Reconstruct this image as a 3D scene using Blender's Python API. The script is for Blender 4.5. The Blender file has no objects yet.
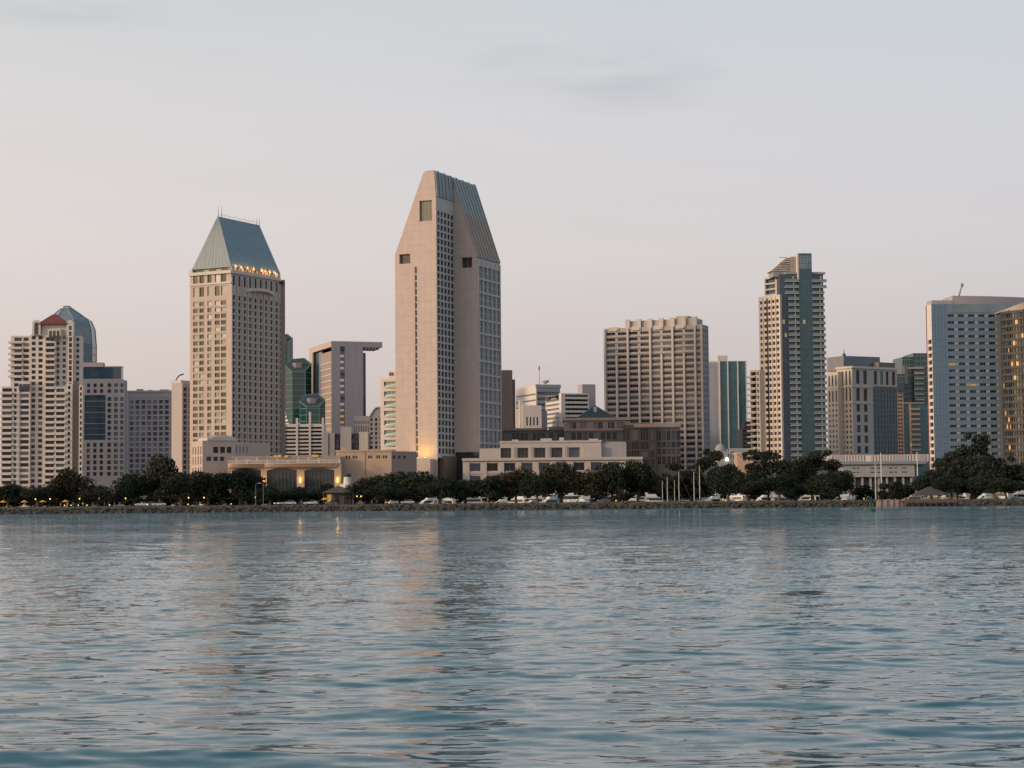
import bpy, bmesh, math, random
import numpy as np
from mathutils import Vector, Matrix
random.seed(7); rng = np.random.default_rng(7)
S = bpy.context.scene
COL = S.collection
R = math.radians
W_, H_, F_ = 1024, 768, 1900.0
CAMZ = 3.0
PITCH = math.atan((501 - 384) / F_)
ROLL = R(-0.5)
CAMROT = Matrix.Rotation(R(90) + PITCH, 3, 'X') @ Matrix.Rotation(ROLL, 3, 'Z')
GZ = 2.2                                   # level of the land above the bay
SUN_DIR = Vector((-0.90, -0.37, 0.265)).normalized()      # towards the sun

# ---------------------------------------------------------------- measuring the place
def ray(px, py):
    d = CAMROT @ Vector(((px - 512) / F_, -(py - 384) / F_, -1.0))
    return d
def slope(px, py=400):
    d = ray(px, py); return d.x / d.y
def zat(px, py, Y):
    d = ray(px, py); return CAMZ + Y * d.z / d.y
def at(px, py, Y):
    d = ray(px, py); k = Y / d.y
    return Vector((d.x * k, Y, CAMZ + d.z * k))
def project(p):
    q = CAMROT.transposed() @ (Vector(p) - Vector((0, 0, CAMZ)))
    return 512 + F_ * q.x / -q.z, 384 - F_ * q.y / -q.z

# ---------------------------------------------------------------- materials
def lin(c):
    return tuple(((v / 255) / 12.92 if v / 255 <= 0.04045 else (((v / 255) + 0.055) / 1.055) ** 2.4) for v in c)
MATS = {}
def nodes_of(name):
    m = bpy.data.materials.new(name); m.use_nodes = True
    nt = m.node_tree; b = nt.nodes['Principled BSDF']
    MATS[name] = m
    return m, nt, b
def mth(nt, op, a, b=None, c=None, clamp=False):
    n = nt.nodes.new('ShaderNodeMath'); n.operation = op; n.use_clamp = clamp
    for i, v in enumerate((a, b, c)):
        if v is None: continue
        if isinstance(v, (int, float)): n.inputs[i].default_value = v
        else: nt.links.new(v, n.inputs[i])
    return n.outputs[0]
def mixc(nt, f, a, b, mode='MIX'):
    n = nt.nodes.new('ShaderNodeMix'); n.data_type = 'RGBA'; n.blend_type = mode
    if isinstance(f, (int, float)): n.inputs[0].default_value = f
    else: nt.links.new(f, n.inputs[0])
    for i, v in ((6, a), (7, b)):
        if isinstance(v, tuple): n.inputs[i].default_value = (*v[:3], 1)
        else: nt.links.new(v, n.inputs[i])
    return n.outputs[2]
def noise(nt, vec, scale, detail=3, rough=0.6):
    n = nt.nodes.new('ShaderNodeTexNoise'); n.inputs['Scale'].default_value = scale
    n.inputs['Detail'].default_value = detail; n.inputs['Roughness'].default_value = rough
    if vec is not None: nt.links.new(vec, n.inputs['Vector'])
    return n.outputs[0]
def position(nt, scale=None):
    g = nt.nodes.new('ShaderNodeNewGeometry').outputs['Position']
    if scale:
        v = nt.nodes.new('ShaderNodeVectorMath'); v.operation = 'MULTIPLY'
        nt.links.new(g, v.inputs[0]); v.inputs[1].default_value = scale
        return v.outputs[0]
    return g
def mat(name, c, rough=0.75, var=0.18, metal=0.0, spec=None, scale=0.25, streak=0.12, joint=None, ior=None, coat=0):
    """weathered surface: blotches, rain streaks and (joint=(U, pu, pz, dark)) panel joints"""
    m, nt, b = nodes_of(name)
    col = (*c, 1)
    p = position(nt)
    n1 = noise(nt, p, scale, 4)
    f1 = mth(nt, 'MULTIPLY_ADD', n1, 2 * var, 1 - var)
    st = noise(nt, position(nt, (0.9, 0.9, 0.03)), 0.9, 3)
    f2 = mth(nt, 'MULTIPLY_ADD', st, 2 * streak, 1 - streak)
    f = mth(nt, 'MULTIPLY', f1, f2)
    if joint:
        U, pu, pz, dark = joint
        vm = nt.nodes.new('ShaderNodeVectorMath'); vm.operation = 'DOT_PRODUCT'
        nt.links.new(p, vm.inputs[0]); vm.inputs[1].default_value = (U[0], U[1], 0)
        a = mth(nt, 'FRACT', mth(nt, 'DIVIDE', vm.outputs['Value'], pu))
        sep = nt.nodes.new('ShaderNodeSeparateXYZ'); nt.links.new(p, sep.inputs[0])
        z = mth(nt, 'FRACT', mth(nt, 'DIVIDE', sep.outputs[2], pz))
        la = mth(nt, 'LESS_THAN', a, 0.22 / pu); lz = mth(nt, 'LESS_THAN', z, 0.3 / pz)
        l = mth(nt, 'MAXIMUM', la, lz)
        cell = noise(nt, position(nt, (1 / pu, 1 / pu, 1 / pz)), 0.9, 0)
        f = mth(nt, 'MULTIPLY', f, mth(nt, 'MULTIPLY_ADD', cell, 0.16, 0.92))
        f = mth(nt, 'MULTIPLY', f, mth(nt, 'MULTIPLY_ADD', l, -dark, 1.0))
    vm = nt.nodes.new('ShaderNodeVectorMath'); vm.operation = 'SCALE'
    vm.inputs[0].default_value = c; nt.links.new(f, vm.inputs['Scale'])
    nt.links.new(vm.outputs[0], b.inputs['Base Color'])
    b.inputs['Roughness'].default_value = rough; b.inputs['Metallic'].default_value = metal
    if ior: b.inputs['IOR'].default_value = ior
    if coat: b.inputs['Coat Weight'].default_value = coat
    return m
def glass(name, c, rough=0.08, ior=1.6, var=0.35, metal=0.0):
    """tinted facade glass: each pane leans a little and shows a different room behind"""
    m, nt, b = nodes_of(name)
    p = position(nt)
    n1 = noise(nt, position(nt, (0.33, 0.33, 0.31)), 1.0, 1)
    f = mth(nt, 'MULTIPLY_ADD', n1, 2 * var, 1 - var)
    vm = nt.nodes.new('ShaderNodeVectorMath'); vm.operation = 'SCALE'
    vm.inputs[0].default_value = c; nt.links.new(f, vm.inputs['Scale'])
    nt.links.new(vm.outputs[0], b.inputs['Base Color'])
    b.inputs['Roughness'].default_value = rough; b.inputs['IOR'].default_value = ior
    b.inputs['Metallic'].default_value = metal
    bp = nt.nodes.new('ShaderNodeBump'); bp.inputs['Strength'].default_value = 0.15; bp.inputs['Distance'].default_value = 0.3
    nt.links.new(noise(nt, p, 0.2, 1), bp.inputs['Height']); nt.links.new(bp.outputs[0], b.inputs['Normal'])
    return m
def lamp(name, c, s):
    m, nt, b = nodes_of(name)
    b.inputs['Base Color'].default_value = (c[0] * .25, c[1] * .25, c[2] * .25, 1)
    b.inputs['Emission Color'].default_value = (*c, 1); b.inputs['Emission Strength'].default_value = s
    return m

glass('glass_dark', (0.012, 0.015, 0.019), ior=1.42); glass('glass_mid', (0.05, 0.055, 0.058), ior=1.45); glass('glass_blind', (0.21, 0.19, 0.17), 0.3)
glass('glass_blue', (0.028, 0.058, 0.10)); glass('glass_teal', (0.02, 0.125, 0.145)); glass('glass_green', (0.010, 0.052, 0.052)); glass('glass_prow', (0.022, 0.075, 0.092)); glass('glass_bay', (0.10, 0.20, 0.19))
glass('glass_curtain', (0.125, 0.12, 0.115), 0.2); glass('glass_arch', (0.035, 0.05, 0.052)); glass('glass_slate', (0.075, 0.12, 0.155))
glass('glass_roof', (0.155, 0.205, 0.235), 0.2)
lamp('lamp_warm', (1.0, 0.58, 0.13), 2.6); lamp('lamp_yellow', (1.0, 0.70, 0.12), 2.2); lamp('lamp_white', (1.0, 0.93, 0.8), 2.2)
lamp('lit_room', (0.95, 0.58, 0.10), 0.36); lamp('lit_room_pale', (1.0, 0.78, 0.36), 0.25); lamp('lit_gold', (1.0, 0.45, 0.10), 0.9)

# ---------------------------------------------------------------- mesh building
class MB:
    def __init__(s): s.v = []; s.f = []; s.m = []
    def poly(s, pts, m=0):
        i = len(s.v); s.v += [tuple(p) for p in pts]; s.f.append(tuple(range(i, i + len(pts)))); s.m.append(m)
    def hexa(s, p, m=0):             # p: 4 bottom (ccw) + 4 top
        i = len(s.v); s.v += [tuple(q) for q in p]
        for f in ((3, 2, 1, 0), (4, 5, 6, 7), (0, 1, 5, 4), (1, 2, 6, 5), (2, 3, 7, 6), (3, 0, 4, 7)):
            s.f.append(tuple(i + k for k in f)); s.m.append(m)
    def box(s, x0, x1, y0, y1, z0, z1, m=0):
        s.hexa([(x0, y0, z0), (x1, y0, z0), (x1, y1, z0), (x0, y1, z0), (x0, y0, z1), (x1, y0, z1), (x1, y1, z1), (x0, y1, z1)], m)
    def fbox(s, fr, u0, u1, z0, z1, n0, n1, m=0):
        P = fr.P
        s.hexa([P(u0, z0, n1), P(u1, z0, n1), P(u1, z0, n0), P(u0, z0, n0), P(u0, z1, n1), P(u1, z1, n1), P(u1, z1, n0), P(u0, z1, n0)], m)
    def prism(s, pts, z0, z1, m=0, mt=None, top=True):
        n = len(pts); i = len(s.v)
        zz = z1 if isinstance(z1, (list, tuple)) else [z1] * n
        s.v += [(p[0], p[1], z0) for p in pts] + [(p[0], p[1], z) for p, z in zip(pts, zz)]
        for k in range(n):
            j = (k + 1) % n; s.f.append((i + k, i + j, i + n + j, i + n + k)); s.m.append(m)
        if top: s.f.append(tuple(i + n + k for k in range(n))); s.m.append(m if mt is None else mt)
    def loft(s, rings, m=0, cap=True, closed=True):
        n = len(rings[0]); i = len(s.v)
        for r in rings: s.v += [tuple(p) for p in r]
        for a in range(len(rings) - 1):
            for k in range(n if closed else n - 1):
                j = (k + 1) % n
                s.f.append((i + a * n + k, i + a * n + j, i + (a + 1) * n + j, i + (a + 1) * n + k)); s.m.append(m)
        if cap:
            s.f.append(tuple(i + k for k in reversed(range(n)))); s.m.append(m)
            s.f.append(tuple(i + (len(rings) - 1) * n + k for k in range(n))); s.m.append(m)
    def tube(s, pts, rad, n=6, m=0):
        pts = [Vector(p) for p in pts]; rings = []
        rad = rad if isinstance(rad, (list, tuple)) else [rad] * len(pts)
        for k, p in enumerate(pts):
            d = (pts[min(k + 1, len(pts) - 1)] - pts[max(k - 1, 0)]).normalized()
            a = d.orthogonal().normalized(); b = d.cross(a)
            rings.append([p + (a * math.cos(t) + b * math.sin(t)) * rad[k] for t in (2 * math.pi * q / n for q in range(n))])
        # keep ring starts aligned
        s.loft(rings, m)
    def lathe(s, c, prof, n=12, m=0):
        s.loft([[(c[0] + r * math.cos(2 * math.pi * k / n), c[1] + r * math.sin(2 * math.pi * k / n), c[2] + z) for k in range(n)] for r, z in prof], m)
    def build(s, name, mats, parent=None, smooth=False, label=None):
        me = bpy.data.meshes.new(name)
        o0 = parent_world(parent)
        me.from_pydata([(x - o0[0], y - o0[1], z - o0[2]) for x, y, z in s.v], [], s.f)
        for m in (mats if isinstance(mats, (list, tuple)) else [mats]):
            me.materials.append(MATS[m])
        me.polygons.foreach_set('material_index', s.m)
        if smooth: me.polygons.foreach_set('use_smooth', [True] * len(s.f))
        me.update()
        o = bpy.data.objects.new(name, me); COL.objects.link(o)
        if parent: o.parent = parent
        if label: o['label'] = label
        return o
def parent_world(p):
    v = Vector((0, 0, 0))
    while p is not None:
        v = v + p.location; p = p.parent
    return v
def tag(o, label=None, cat=None, group=None, kind=None):
    if label: o['label'] = label
    if cat: o['category'] = cat
    if group: o['group'] = group
    if kind: o['kind'] = kind
    return o
def empty(name, loc, label, cat, group=None, rz=0):
    o = bpy.data.objects.new(name, None); COL.objects.link(o)
    o.location = loc; o.rotation_euler = (0, 0, rz); o.empty_display_size = 0.5
    return tag(o, label, cat, group)
def copy_tree(o, parent=None):
    c = o.copy(); COL.objects.link(c)
    if parent: c.parent = parent
    for ch in list(o.children): copy_tree(ch, c)
    return c

class Frame:
    """a facade: origin, direction to the right as seen from outside, length"""
    def __init__(s, O, U, L):
        s.O = Vector((O[0], O[1])); s.U = Vector((U[0], U[1])).normalized(); s.L = L
        s.N = Vector((s.U.y, -s.U.x))
    def P(s, u, z, n=0):
        return (s.O.x + s.U.x * u + s.N.x * n, s.O.y + s.U.y * u + s.N.y * n, z)
    def u(s, px, py=400):
        m = slope(px, py)
        return (m * s.O.y - s.O.x) / (s.U.x - m * s.U.y)
    def z(s, py, u=0):
        p = s.P(u, 0); px = 512 + F_ * p[0] / p[1]
        return zat(px, py, p[1])

# ---------------------------------------------------------------- buildings
WMESH = {}
def window_mesh(w, h, m, mul, fm):
    k = (round(w, 1), round(h, 1), m, mul, fm)
    if k not in WMESH:
        b = MB(); w_, h_ = k[0] / 2, k[1]
        b.poly([(-w_, 0, 0), (w_, 0, 0), (w_, 0, h_), (-w_, 0, h_)], 0)
        for q in range(1, mul):
            x = -w_ + 2 * w_ * q / mul
            b.box(x - 0.06, x + 0.06, -0.1, -0.005, 0, h_, 1)
        me = bpy.data.meshes.new('window'); me.from_pydata(b.v, [], b.f)
        me.materials.append(MATS[m]); me.materials.append(MATS[fm]); me.polygons.foreach_set('material_index', b.m)
        WMESH[k] = me
    return WMESH[k]
STD = (('glass_dark', 6), ('glass_mid', 3), ('glass_curtain', 1.6), ('glass_blind', .8), ('lit_room', .04))
class Building:
    def __init__(s, name, label, cat='building', loc=None, group=None):
        s.root = empty(name, (*loc, GZ), label, cat, group); s.mbs = {}; s.win = []; s.wname = 'window'; s.fm = 'frame_grey'
    def mb(s, part, mats):
        if part not in s.mbs: s.mbs[part] = (MB(), mats if isinstance(mats, list) else [mats])
        return s.mbs[part][0]
    def part(s, name, mats, mb, label=None, smooth=False):
        return mb.build(name, mats, s.root, smooth, label)
    def facade(s, fr, z0, z1, cols, rows, depth=0.35, wall=('wall', 'beige'), choose=STD, u0=0, u1=None, mul=1, n=0, back=False):
        """wall with real recessed openings cols x rows; the windows sit in them"""
        b = s.mb(*wall); P = fr.P; u1 = fr.L if u1 is None else u1
        cols = sorted((max(a, u0 + .01), min(c, u1 - .01)) for a, c in cols); rows = sorted((max(a, z0 + .01), min(c, z1 - .01)) for a, c in rows)
        rows = [r for r in rows if r[1] > r[0] + .1]; cols = [c for c in cols if c[1] > c[0] + .1]
        q = lambda a, c, e, f: b.poly([P(a, e, n), P(c, e, n), P(c, f, n), P(a, f, n)])
        zc = z0
        for (a, c) in rows:
            if a > zc: q(u0, u1, zc, a)
            uc = u0
            for (e, f) in cols:
                if e > uc: q(uc, e, a, c)
                uc = f
                d = n - depth
                b.poly([P(e, a, n), P(f, a, n), P(f, a, d), P(e, a, d)]); b.poly([P(e, c, d), P(f, c, d), P(f, c, n), P(e, c, n)])
                b.poly([P(e, a, n), P(e, a, d), P(e, c, d), P(e, c, n)]); b.poly([P(f, a, d), P(f, a, n), P(f, c, n), P(f, c, d)])
                s.win.append((fr, e, f, a, c, d, pick(choose), mul))
            if u1 > uc: q(uc, u1, a, c)
            zc = c
        if z1 > zc: q(u0, u1, zc, z1)
    def block(s, xl, xc, xr, ytop, Y, th=0, deepL=None, deepR=None, z0=None, yref=400, wall=('wall', 'beige'), roof=('roof', 'roof_grey'), parapet=1.0, faces='LFEB', zt=None):
        """corner nearest the camera at pixel xc; the right face runs at th degrees, the left one at th + 90. Returns frames and top"""
        t = R(th); m = slope(xc, yref); C = Vector((m * Y, Y)); dR = Vector((math.cos(t), math.sin(t))); dL = Vector((-math.sin(t), math.cos(t)))
        def ln(d, px, dflt):
            if px is None: return dflt
            m = slope(px, yref); return (m * C.y - C.x) / (d.x - m * d.y)
        LR = ln(dR, xr, deepR); LL = ln(dL, xl, deepL)
        zt = zat(xc, ytop, Y) if zt is None else zt; z0 = GZ if z0 is None else z0
        fr = dict(F=Frame(C, dR, LR), L=Frame(C + dL * LL, -dL, LL), E=Frame(C + dR * LR, dL, LL), B=Frame(C + dR * LR + dL * LL, -dR, LR))
        b = s.mb(*wall)
        for k in 'LFEB':
            if k in faces: f = fr[k]; b.poly([f.P(0, z0), f.P(f.L, z0), f.P(f.L, zt), f.P(0, zt)])
        r = s.mb(*roof); f = fr['F']; g = fr['B']; e = 0.003
        r.poly([f.P(e, zt - parapet, -e), f.P(f.L - e, zt - parapet, -e), g.P(e, zt - parapet, -e), g.P(g.L - e, zt - parapet, -e)])
        return fr, zt
    def finish(s, maxwin=100):
        for k, (b, m) in s.mbs.items():
            if b.f: b.build(k, m, s.root)
        def score(w):
            fr, e, f, a, c, d, m, mul = w
            p = Vector(fr.P((e + f) / 2, (a + c) / 2, d)); v = Vector((-p.x, -p.y)); dist = v.length
            px, py = project(p)
            return (f - e) * (c - a) * max(0.001, fr.N.dot(v / dist)) / dist ** 2 * (0.25 if py > 458 else 1) * (0.02 if not -4 < px < 1028 else 1)
        s.win.sort(key=score, reverse=True)
        o0 = s.root.location
        for w in s.win[:maxwin]:
            fr, e, f, a, c, d, m, mul = w
            o = bpy.data.objects.new(s.wname, window_mesh(f - e, c - a, m, mul, s.fm)); COL.objects.link(o); o.parent = s.root
            p = Vector(fr.P((e + f) / 2, a, d)) - o0
            o.matrix_local = Matrix(((fr.U.x, -fr.N.x, 0, p.x), (fr.U.y, -fr.N.y, 0, p.y), (0, 0, 1, p.z), (0, 0, 0, 1)))
        rest = s.win[maxwin:]
        if rest:
            b = MB(); ms = sorted({w[6] for w in rest}) + [s.fm]
            for fr, e, f, a, c, d, m, mul in rest:
                b.poly([fr.P(e, a, d), fr.P(f, a, d), fr.P(f, c, d), fr.P(e, c, d)], ms.index(m))
                for q in range(1, mul):
                    x = e + (f - e) * q / mul; b.fbox(fr, x - .06, x + .06, a, c, d + .005, d + .1, len(ms) - 1)
            o = b.build(s.wname + '_grid', ms, s.root); o['kind'] = 'stuff'
def pick(ch):
    return random.choices([c[0] for c in ch], [c[1] for c in ch])[0]
def ucols(L, n, frac, m0=0, m1=0):
    p = (L - m0 - m1) / n
    return [(m0 + p * k + p * (1 - frac) / 2, m0 + p * k + p * (1 + frac) / 2) for k in range(n)]
def urows(ztop, pitch, frac, n=None, zbot=None, off=0.0):
    n = n if n else int((ztop - zbot) / pitch); h = pitch * frac
    return [(ztop - off - pitch * k - h, ztop - off - pitch * k) for k in range(n)]
# ---------------------------------------------------------------- wall colours (base colours; the grey of shaded sides has the shade in it)
DR12 = (math.cos(R(67)), math.sin(R(67))); DL12 = (math.sin(R(67)), -math.cos(R(67)))
mat('hyatt_panel', (0.51, 0.405, 0.36), 0.8, 0.05, streak=0.05, joint=(DL12, 2.9, 3.25, 0.11))
mat('hyatt_grid', (0.45, 0.44, 0.43), 0.8, 0.06); mat('grid_rib', (0.52, 0.51, 0.50), .8, .05); mat('spandrel_grey', (0.41, 0.365, 0.345), var=.08); mat('hall_wall', (0.45, 0.395, 0.36), var=.08); mat('ballroom_wall', (0.47, 0.335, 0.25), var=.08)
mat('beige', (0.46, 0.38, 0.32)); mat('beige_pink', (0.47, 0.38, 0.33), var=.1); mat('cream', (0.58, 0.50, 0.43), var=.1)
mat('white_wall', (0.62, 0.56, 0.52), var=.1); mat('pale_wall', (0.55, 0.50, 0.46), var=.1)
mat('lavender', (0.37, 0.33, 0.355), var=.08); mat('lavender_grey', (0.31, 0.32, 0.375), var=.1); mat('lilac_wall', (0.25, 0.255, 0.31), var=.08); mat('rose_wall', (0.43, 0.365, 0.35), var=.08); mat('grey_wall', (0.34, 0.33, 0.34), var=.1)
mat('shade_grey', (0.43, 0.40, 0.375), var=.1); mat('bay_panel', (0.40, 0.355, 0.32), var=.12); mat('concrete', (0.32, 0.31, 0.315), var=.12); mat('blue_grey', (0.14, 0.208, 0.285), 0.45, var=.06, streak=.05)  # first grey is for beige walls' shaded sides, shade put into the colour
mat('brown_wall', (0.175, 0.145, 0.132), var=.1); mat('brick', (0.115, 0.078, 0.064), var=.15); mat('dark_wall', (0.07, 0.075, 0.085), var=.1)
mat('olive_wall', (0.17, 0.14, 0.10)); mat('sand_wall', (0.47, 0.325, 0.235), var=.08); mat('tan_panel', (0.31, 0.245, 0.215), var=.06)
mat('roof_grey', (0.20, 0.20, 0.21)); mat('roof_sheet', (0.265, 0.305, 0.315), 0.5, var=.08); mat('roof_metal', (0.17, 0.25, 0.29), 0.5, var=.1, streak=.1); mat('roof_metal_pale', (0.19, 0.235, 0.265), 0.55, var=.06)
mat('roof_red', (0.16, 0.048, 0.048)); mat('roof_slate', (0.04, 0.05, 0.058), 0.55); mat('roof_brown', (0.07, 0.06, 0.055)); mat('roof_beige', (0.33, 0.28, 0.24), .6)
mat('frame_grey', (0.22, 0.22, 0.22), .5); mat('frame_white', (0.6, 0.57, 0.54), .5); mat('frame_dark', (0.04, 0.045, 0.05), .5)
mat('rail_white', (0.37, 0.35, 0.34), .5); mat('rail_teal', (0.16, 0.24, 0.25), .3); mat('steel', (0.35, 0.35, 0.36), .35, metal=.6)
mat('copper_roof', (0.13, 0.215, 0.215), 0.5); mat('red_trim', (0.22, 0.05, 0.045)); mat('brown_timber', (0.12, 0.085, 0.06)); mat('white_paint', (0.75, 0.74, 0.72), .4, var=.05)

def cpx(fr, pairs, py=400): return [(fr.u(a, py), fr.u(b, py)) for a, b in pairs]
def rpx(fr, u, y0, pitch, h, n): return sorted((fr.z(y0 + k * pitch + h, u), fr.z(y0 + k * pitch, u)) for k in range(n))
def base_xy(px, Y): m = slope(px, 480); return (m * Y, Y)

glass('glass_olive', (0.10, 0.11, 0.085), .25)
# ================================================================ the tall twin-slab hotel
def tall_hotel():
    b = Building('hotel_tower', 'tallest tower, a blank beige gable side catching the sunset and a slanted blue metal roof', 'tower', base_xy(440, 880)); b.fm = 'frame_dark'
    th = R(67); dR = Vector((math.cos(th), math.sin(th))); dW = Vector((dR.y, -dR.x))
    Y = 862; C = Vector((slope(437.3, 400) * Y, Y))
    gl = Frame(C, (-dW.x, -dW.y), 1)
    Lf = Frame(C, dR, 1); m = slope(395.6, 400)
    W1 = -((m * C.y - C.x) / (-dW.x - m * -dW.y)) ; W1 = abs(W1)
    O = C - dW * W1                                    # the left end of the gable side
    A = Frame(O, dW, W1)                               # u along the gable, n towards the camera
    t1 = Lf.u(455.3, 400)                              # depth of the first slab
    Bf = Frame(O + dR * t1, dW, 1); W2 = Bf.u(478.3, 400)
    Cc = O + dR * t1 + dW * W2; Sf = Frame(Cc, dR, 1); L2 = Sf.u(501, 400)
    zL = A.z(255, 0); wa = A.u(423.5, 172); wb = A.u(434, 172); zt = A.z(172, wa); zR = A.z(196, W1); z2 = Bf.z(257, W2)
    zL2 = A.z(255, 0)
    q = b.mb('wall', ['hyatt_panel', 'hyatt_grid'])
    # --- gable side of the first slab, with three recessed openings
    def lx(z): return wa * (z - zL) / (zt - zL) if z > zL else 0
    def strip(z0, z1, x0=None, x1=None):
        a0 = lx(z0) if x0 is None else x0; a1 = lx(z1) if x0 is None else x0
        c0 = W1 if x1 is None else x1; c1 = c0
        q.poly([A.P(a0, z0), A.P(c0, z0), A.P(c1, z1), A.P(a1, z1)], 0)
    sl = (A.u(415.4), A.u(417.6)); wS = (A.u(399.3, 260), A.u(410.3, 260)); wB = (A.u(419.5, 210), A.u(432, 210))
    zs1, zs0 = A.z(267, sl[0]), A.z(459, sl[0]); zw1, zw0 = A.z(254.5, wS[0]), A.z(264, wS[0]); zb1, zb0 = A.z(201, wB[0]), A.z(221.5, wB[0])
    strip(GZ, zs0); strip(zs0, zs1, 0, sl[0]); strip(zs0, zs1, sl[1], W1); strip(zs1, zw0)
    strip(zw0, zw1, lx(zw0), wS[0]); strip(zw0, zw1, wS[1], W1); strip(zw1, zb0); strip(zb0, zb1, None, wB[0]); strip(zb0, zb1, wB[1], W1)
    q.poly([A.P(lx(zb1), zb1), A.P(W1, zb1), A.P(W1, zR), A.P(lx(zR), zR)], 0)
    q.poly([A.P(lx(zR), zR), A.P(W1, zR), A.P(wb, zt), A.P(wa, zt)], 0)
    for (e, f, a, c, nm, d) in ((sl[0], sl[1], zs0, zs1, 'slot', .7), (wS[0], wS[1], zw0, zw1, 'w', 1.6), (wB[0], wB[1], zb0, zb1, 'w', 1.0)):
        P = A.P
        q.poly([P(e, a, 0), P(f, a, 0), P(f, a, -d), P(e, a, -d)], 0); q.poly([P(e, c, -d), P(f, c, -d), P(f, c, 0), P(e, c, 0)], 0)
        q.poly([P(e, a, 0), P(e, a, -d), P(e, c, -d), P(e, c, 0)], 0); q.poly([P(f, a, -d), P(f, a, 0), P(f, c, 0), P(f, c, -d)], 0)
        if nm == 'w':
            g = MB(); g.poly([P(e, a, -d), P(f, a, -d), P(f, c, -d), P(e, c, -d)], 0)
            for k in range(1, 4): x = e + (f - e) * k / 4; g.fbox(A, x - .05, x + .05, a, c, -d + .01, -d + .12, 1)
            for k in range(1, 5): z = a + (c - a) * k / 5; g.fbox(A, e, f, z - .05, z + .05, -d + .012, -d + .11, 1)
            b.part('gable_window', ['glass_mid' if e < 8 else 'glass_olive', 'tan_panel'], g)
        else:
            q.poly([P(e, a, -d), P(f, a, -d), P(f, c, -d), P(e, c, -d)], 1)
            n = int((c - a) / 3.25)
            for k in range(n):
                z = a + 3.25 * k
                b.win.append((A, e + .25, f - .25, z + .7, z + 2.9, -d + .01, 'glass_dark', 1))
                q.fbox(A, e, f, z, z + .55, -d + .02, -.12, 0)
    # --- right side of the first slab: a grid of narrow windows, the last bays in a deep slot
    F1 = Frame(C, dR, t1); zbase = F1.z(458, 4)
    us = F1.u(451.8, 400)
    fh = 3.2; top = F1.z(211, 3)
    rows = urows(top, fh, .72, zbot=zbase)
    b.facade(F1, zbase, zR - .2, ucols(us, 4, .68, .6, .3), rows, .4, ('side_wall', 'hyatt_grid'), (('glass_dark', 6), ('glass_mid', 2)), 0, us)

    S1 = Frame(F1.P(us, 0, -.12)[:2], dR, t1 - us)
    b.facade(S1, zbase, zR - 4, [(.5, S1.L - .4)], rows, .5, ('recess_wall', 'hyatt_grid'), (('glass_dark', 1),))
    q.poly([S1.P(0, zR - 4), S1.P(S1.L, zR - 4), S1.P(S1.L, zR - .2), S1.P(0, zR - .2)], 1)
    # base of the first slab: dark glazed recess and olive pier
    g = b.mb('base_glazing', ['glass_mid', 'olive_wall'])
    g.poly([F1.P(0, GZ, -1.5), F1.P(t1, GZ, -1.5), F1.P(t1, zbase, -1.5), F1.P(0, zbase, -1.5)])
    q.poly([F1.P(0, zbase, 0), F1.P(t1, zbase, 0), F1.P(t1, zbase, -2.5), F1.P(0, zbase, -2.5)], 1)
    g.fbox(F1, 5.0, t1 - .5, GZ, F1.z(456, 5), -1.4, .8, 1)
    # --- second slab: blank shaded gable and window grid
    zg = lambda u: zt + (z2 - zt) * (u - wb) / (W2 - wb)
    u_in = W1 - .1
    wS2 = (Bf.u(461.5, 262), Bf.u(472, 262)); zc1, zc0 = Bf.z(257.5, wS2[0]), Bf.z(268, wS2[0]); zb2 = Bf.z(452, W2)
    def q2(u0, u1, za, zb): q.poly([Bf.P(u0, za), Bf.P(u1, za), Bf.P(u1, zb), Bf.P(u0, zb)], 0)
    q2(u_in, W2, zb2, zc0); q2(u_in, wS2[0], zc0, zc1); q2(wS2[1], W2, zc0, zc1); q2(u_in, W2, zc1, z2)
    q.poly([Bf.P(u_in, z2), Bf.P(W2, z2), Bf.P(u_in, zg(u_in))], 0)
    e, f, a, c, d = *wS2, zc0, zc1, 1.4
    for pts in ([(e, a, 0), (f, a, 0), (f, a, -d), (e, a, -d)], [(e, c, -d), (f, c, -d), (f, c, 0), (e, c, 0)], [(e, a, 0), (e, a, -d), (e, c, -d), (e, c, 0)], [(f, a, -d), (f, a, 0), (f, c, 0), (f, c, -d)]):
        q.poly([Bf.P(*p) for p in pts], 0)
    g2 = MB(); g2.poly([Bf.P(e, a, -d), Bf.P(f, a, -d), Bf.P(f, c, -d), Bf.P(e, c, -d)]); g2.fbox(Bf, (e + f) / 2 - .1, (e + f) / 2 + .1, a, c, -d + .01, -d + .2, 1)
    b.part('gable_window', ['glass_mid', 'tan_panel'], g2)
    g.poly([Bf.P(u_in, GZ, -.8), Bf.P(W2, GZ, -.8), Bf.P(W2, zb2, -.8), Bf.P(u_in, zb2, -.8)])
    F2 = Frame(Cc, dR, L2); rows2 = []
    zt2 = F2.z(266, 2)
    for k in range(14):
        z = zt2 - 6.36 * k
        rows2 += [(z - 2.5, z), (z - 5.3, z - 2.75)]
    rows2 = [r for r in rows2 if r[0] > GZ + 14]
    b.facade(F2, GZ, z2 - .3, ucols(L2, 10, .72, .8, .4), rows2, .55, ('side_wall', 'hyatt_grid'), (('glass_dark', 5), ('glass_mid', 4), ('glass_curtain', .8)))
    gr = b.mb('facade_rib', 'grid_rib')
    for k in range(6): u = .8 + (L2 - 1.2) * k / 5; gr.fbox(F2, u - .26, u + .26, GZ + 14, zt2 + 3, .0, .45)
    for k in range(14): z = zt2 - 6.36 * k; gr.fbox(F2, .5, L2 - .1, z + .12, z + .5, .003, .3)
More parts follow.
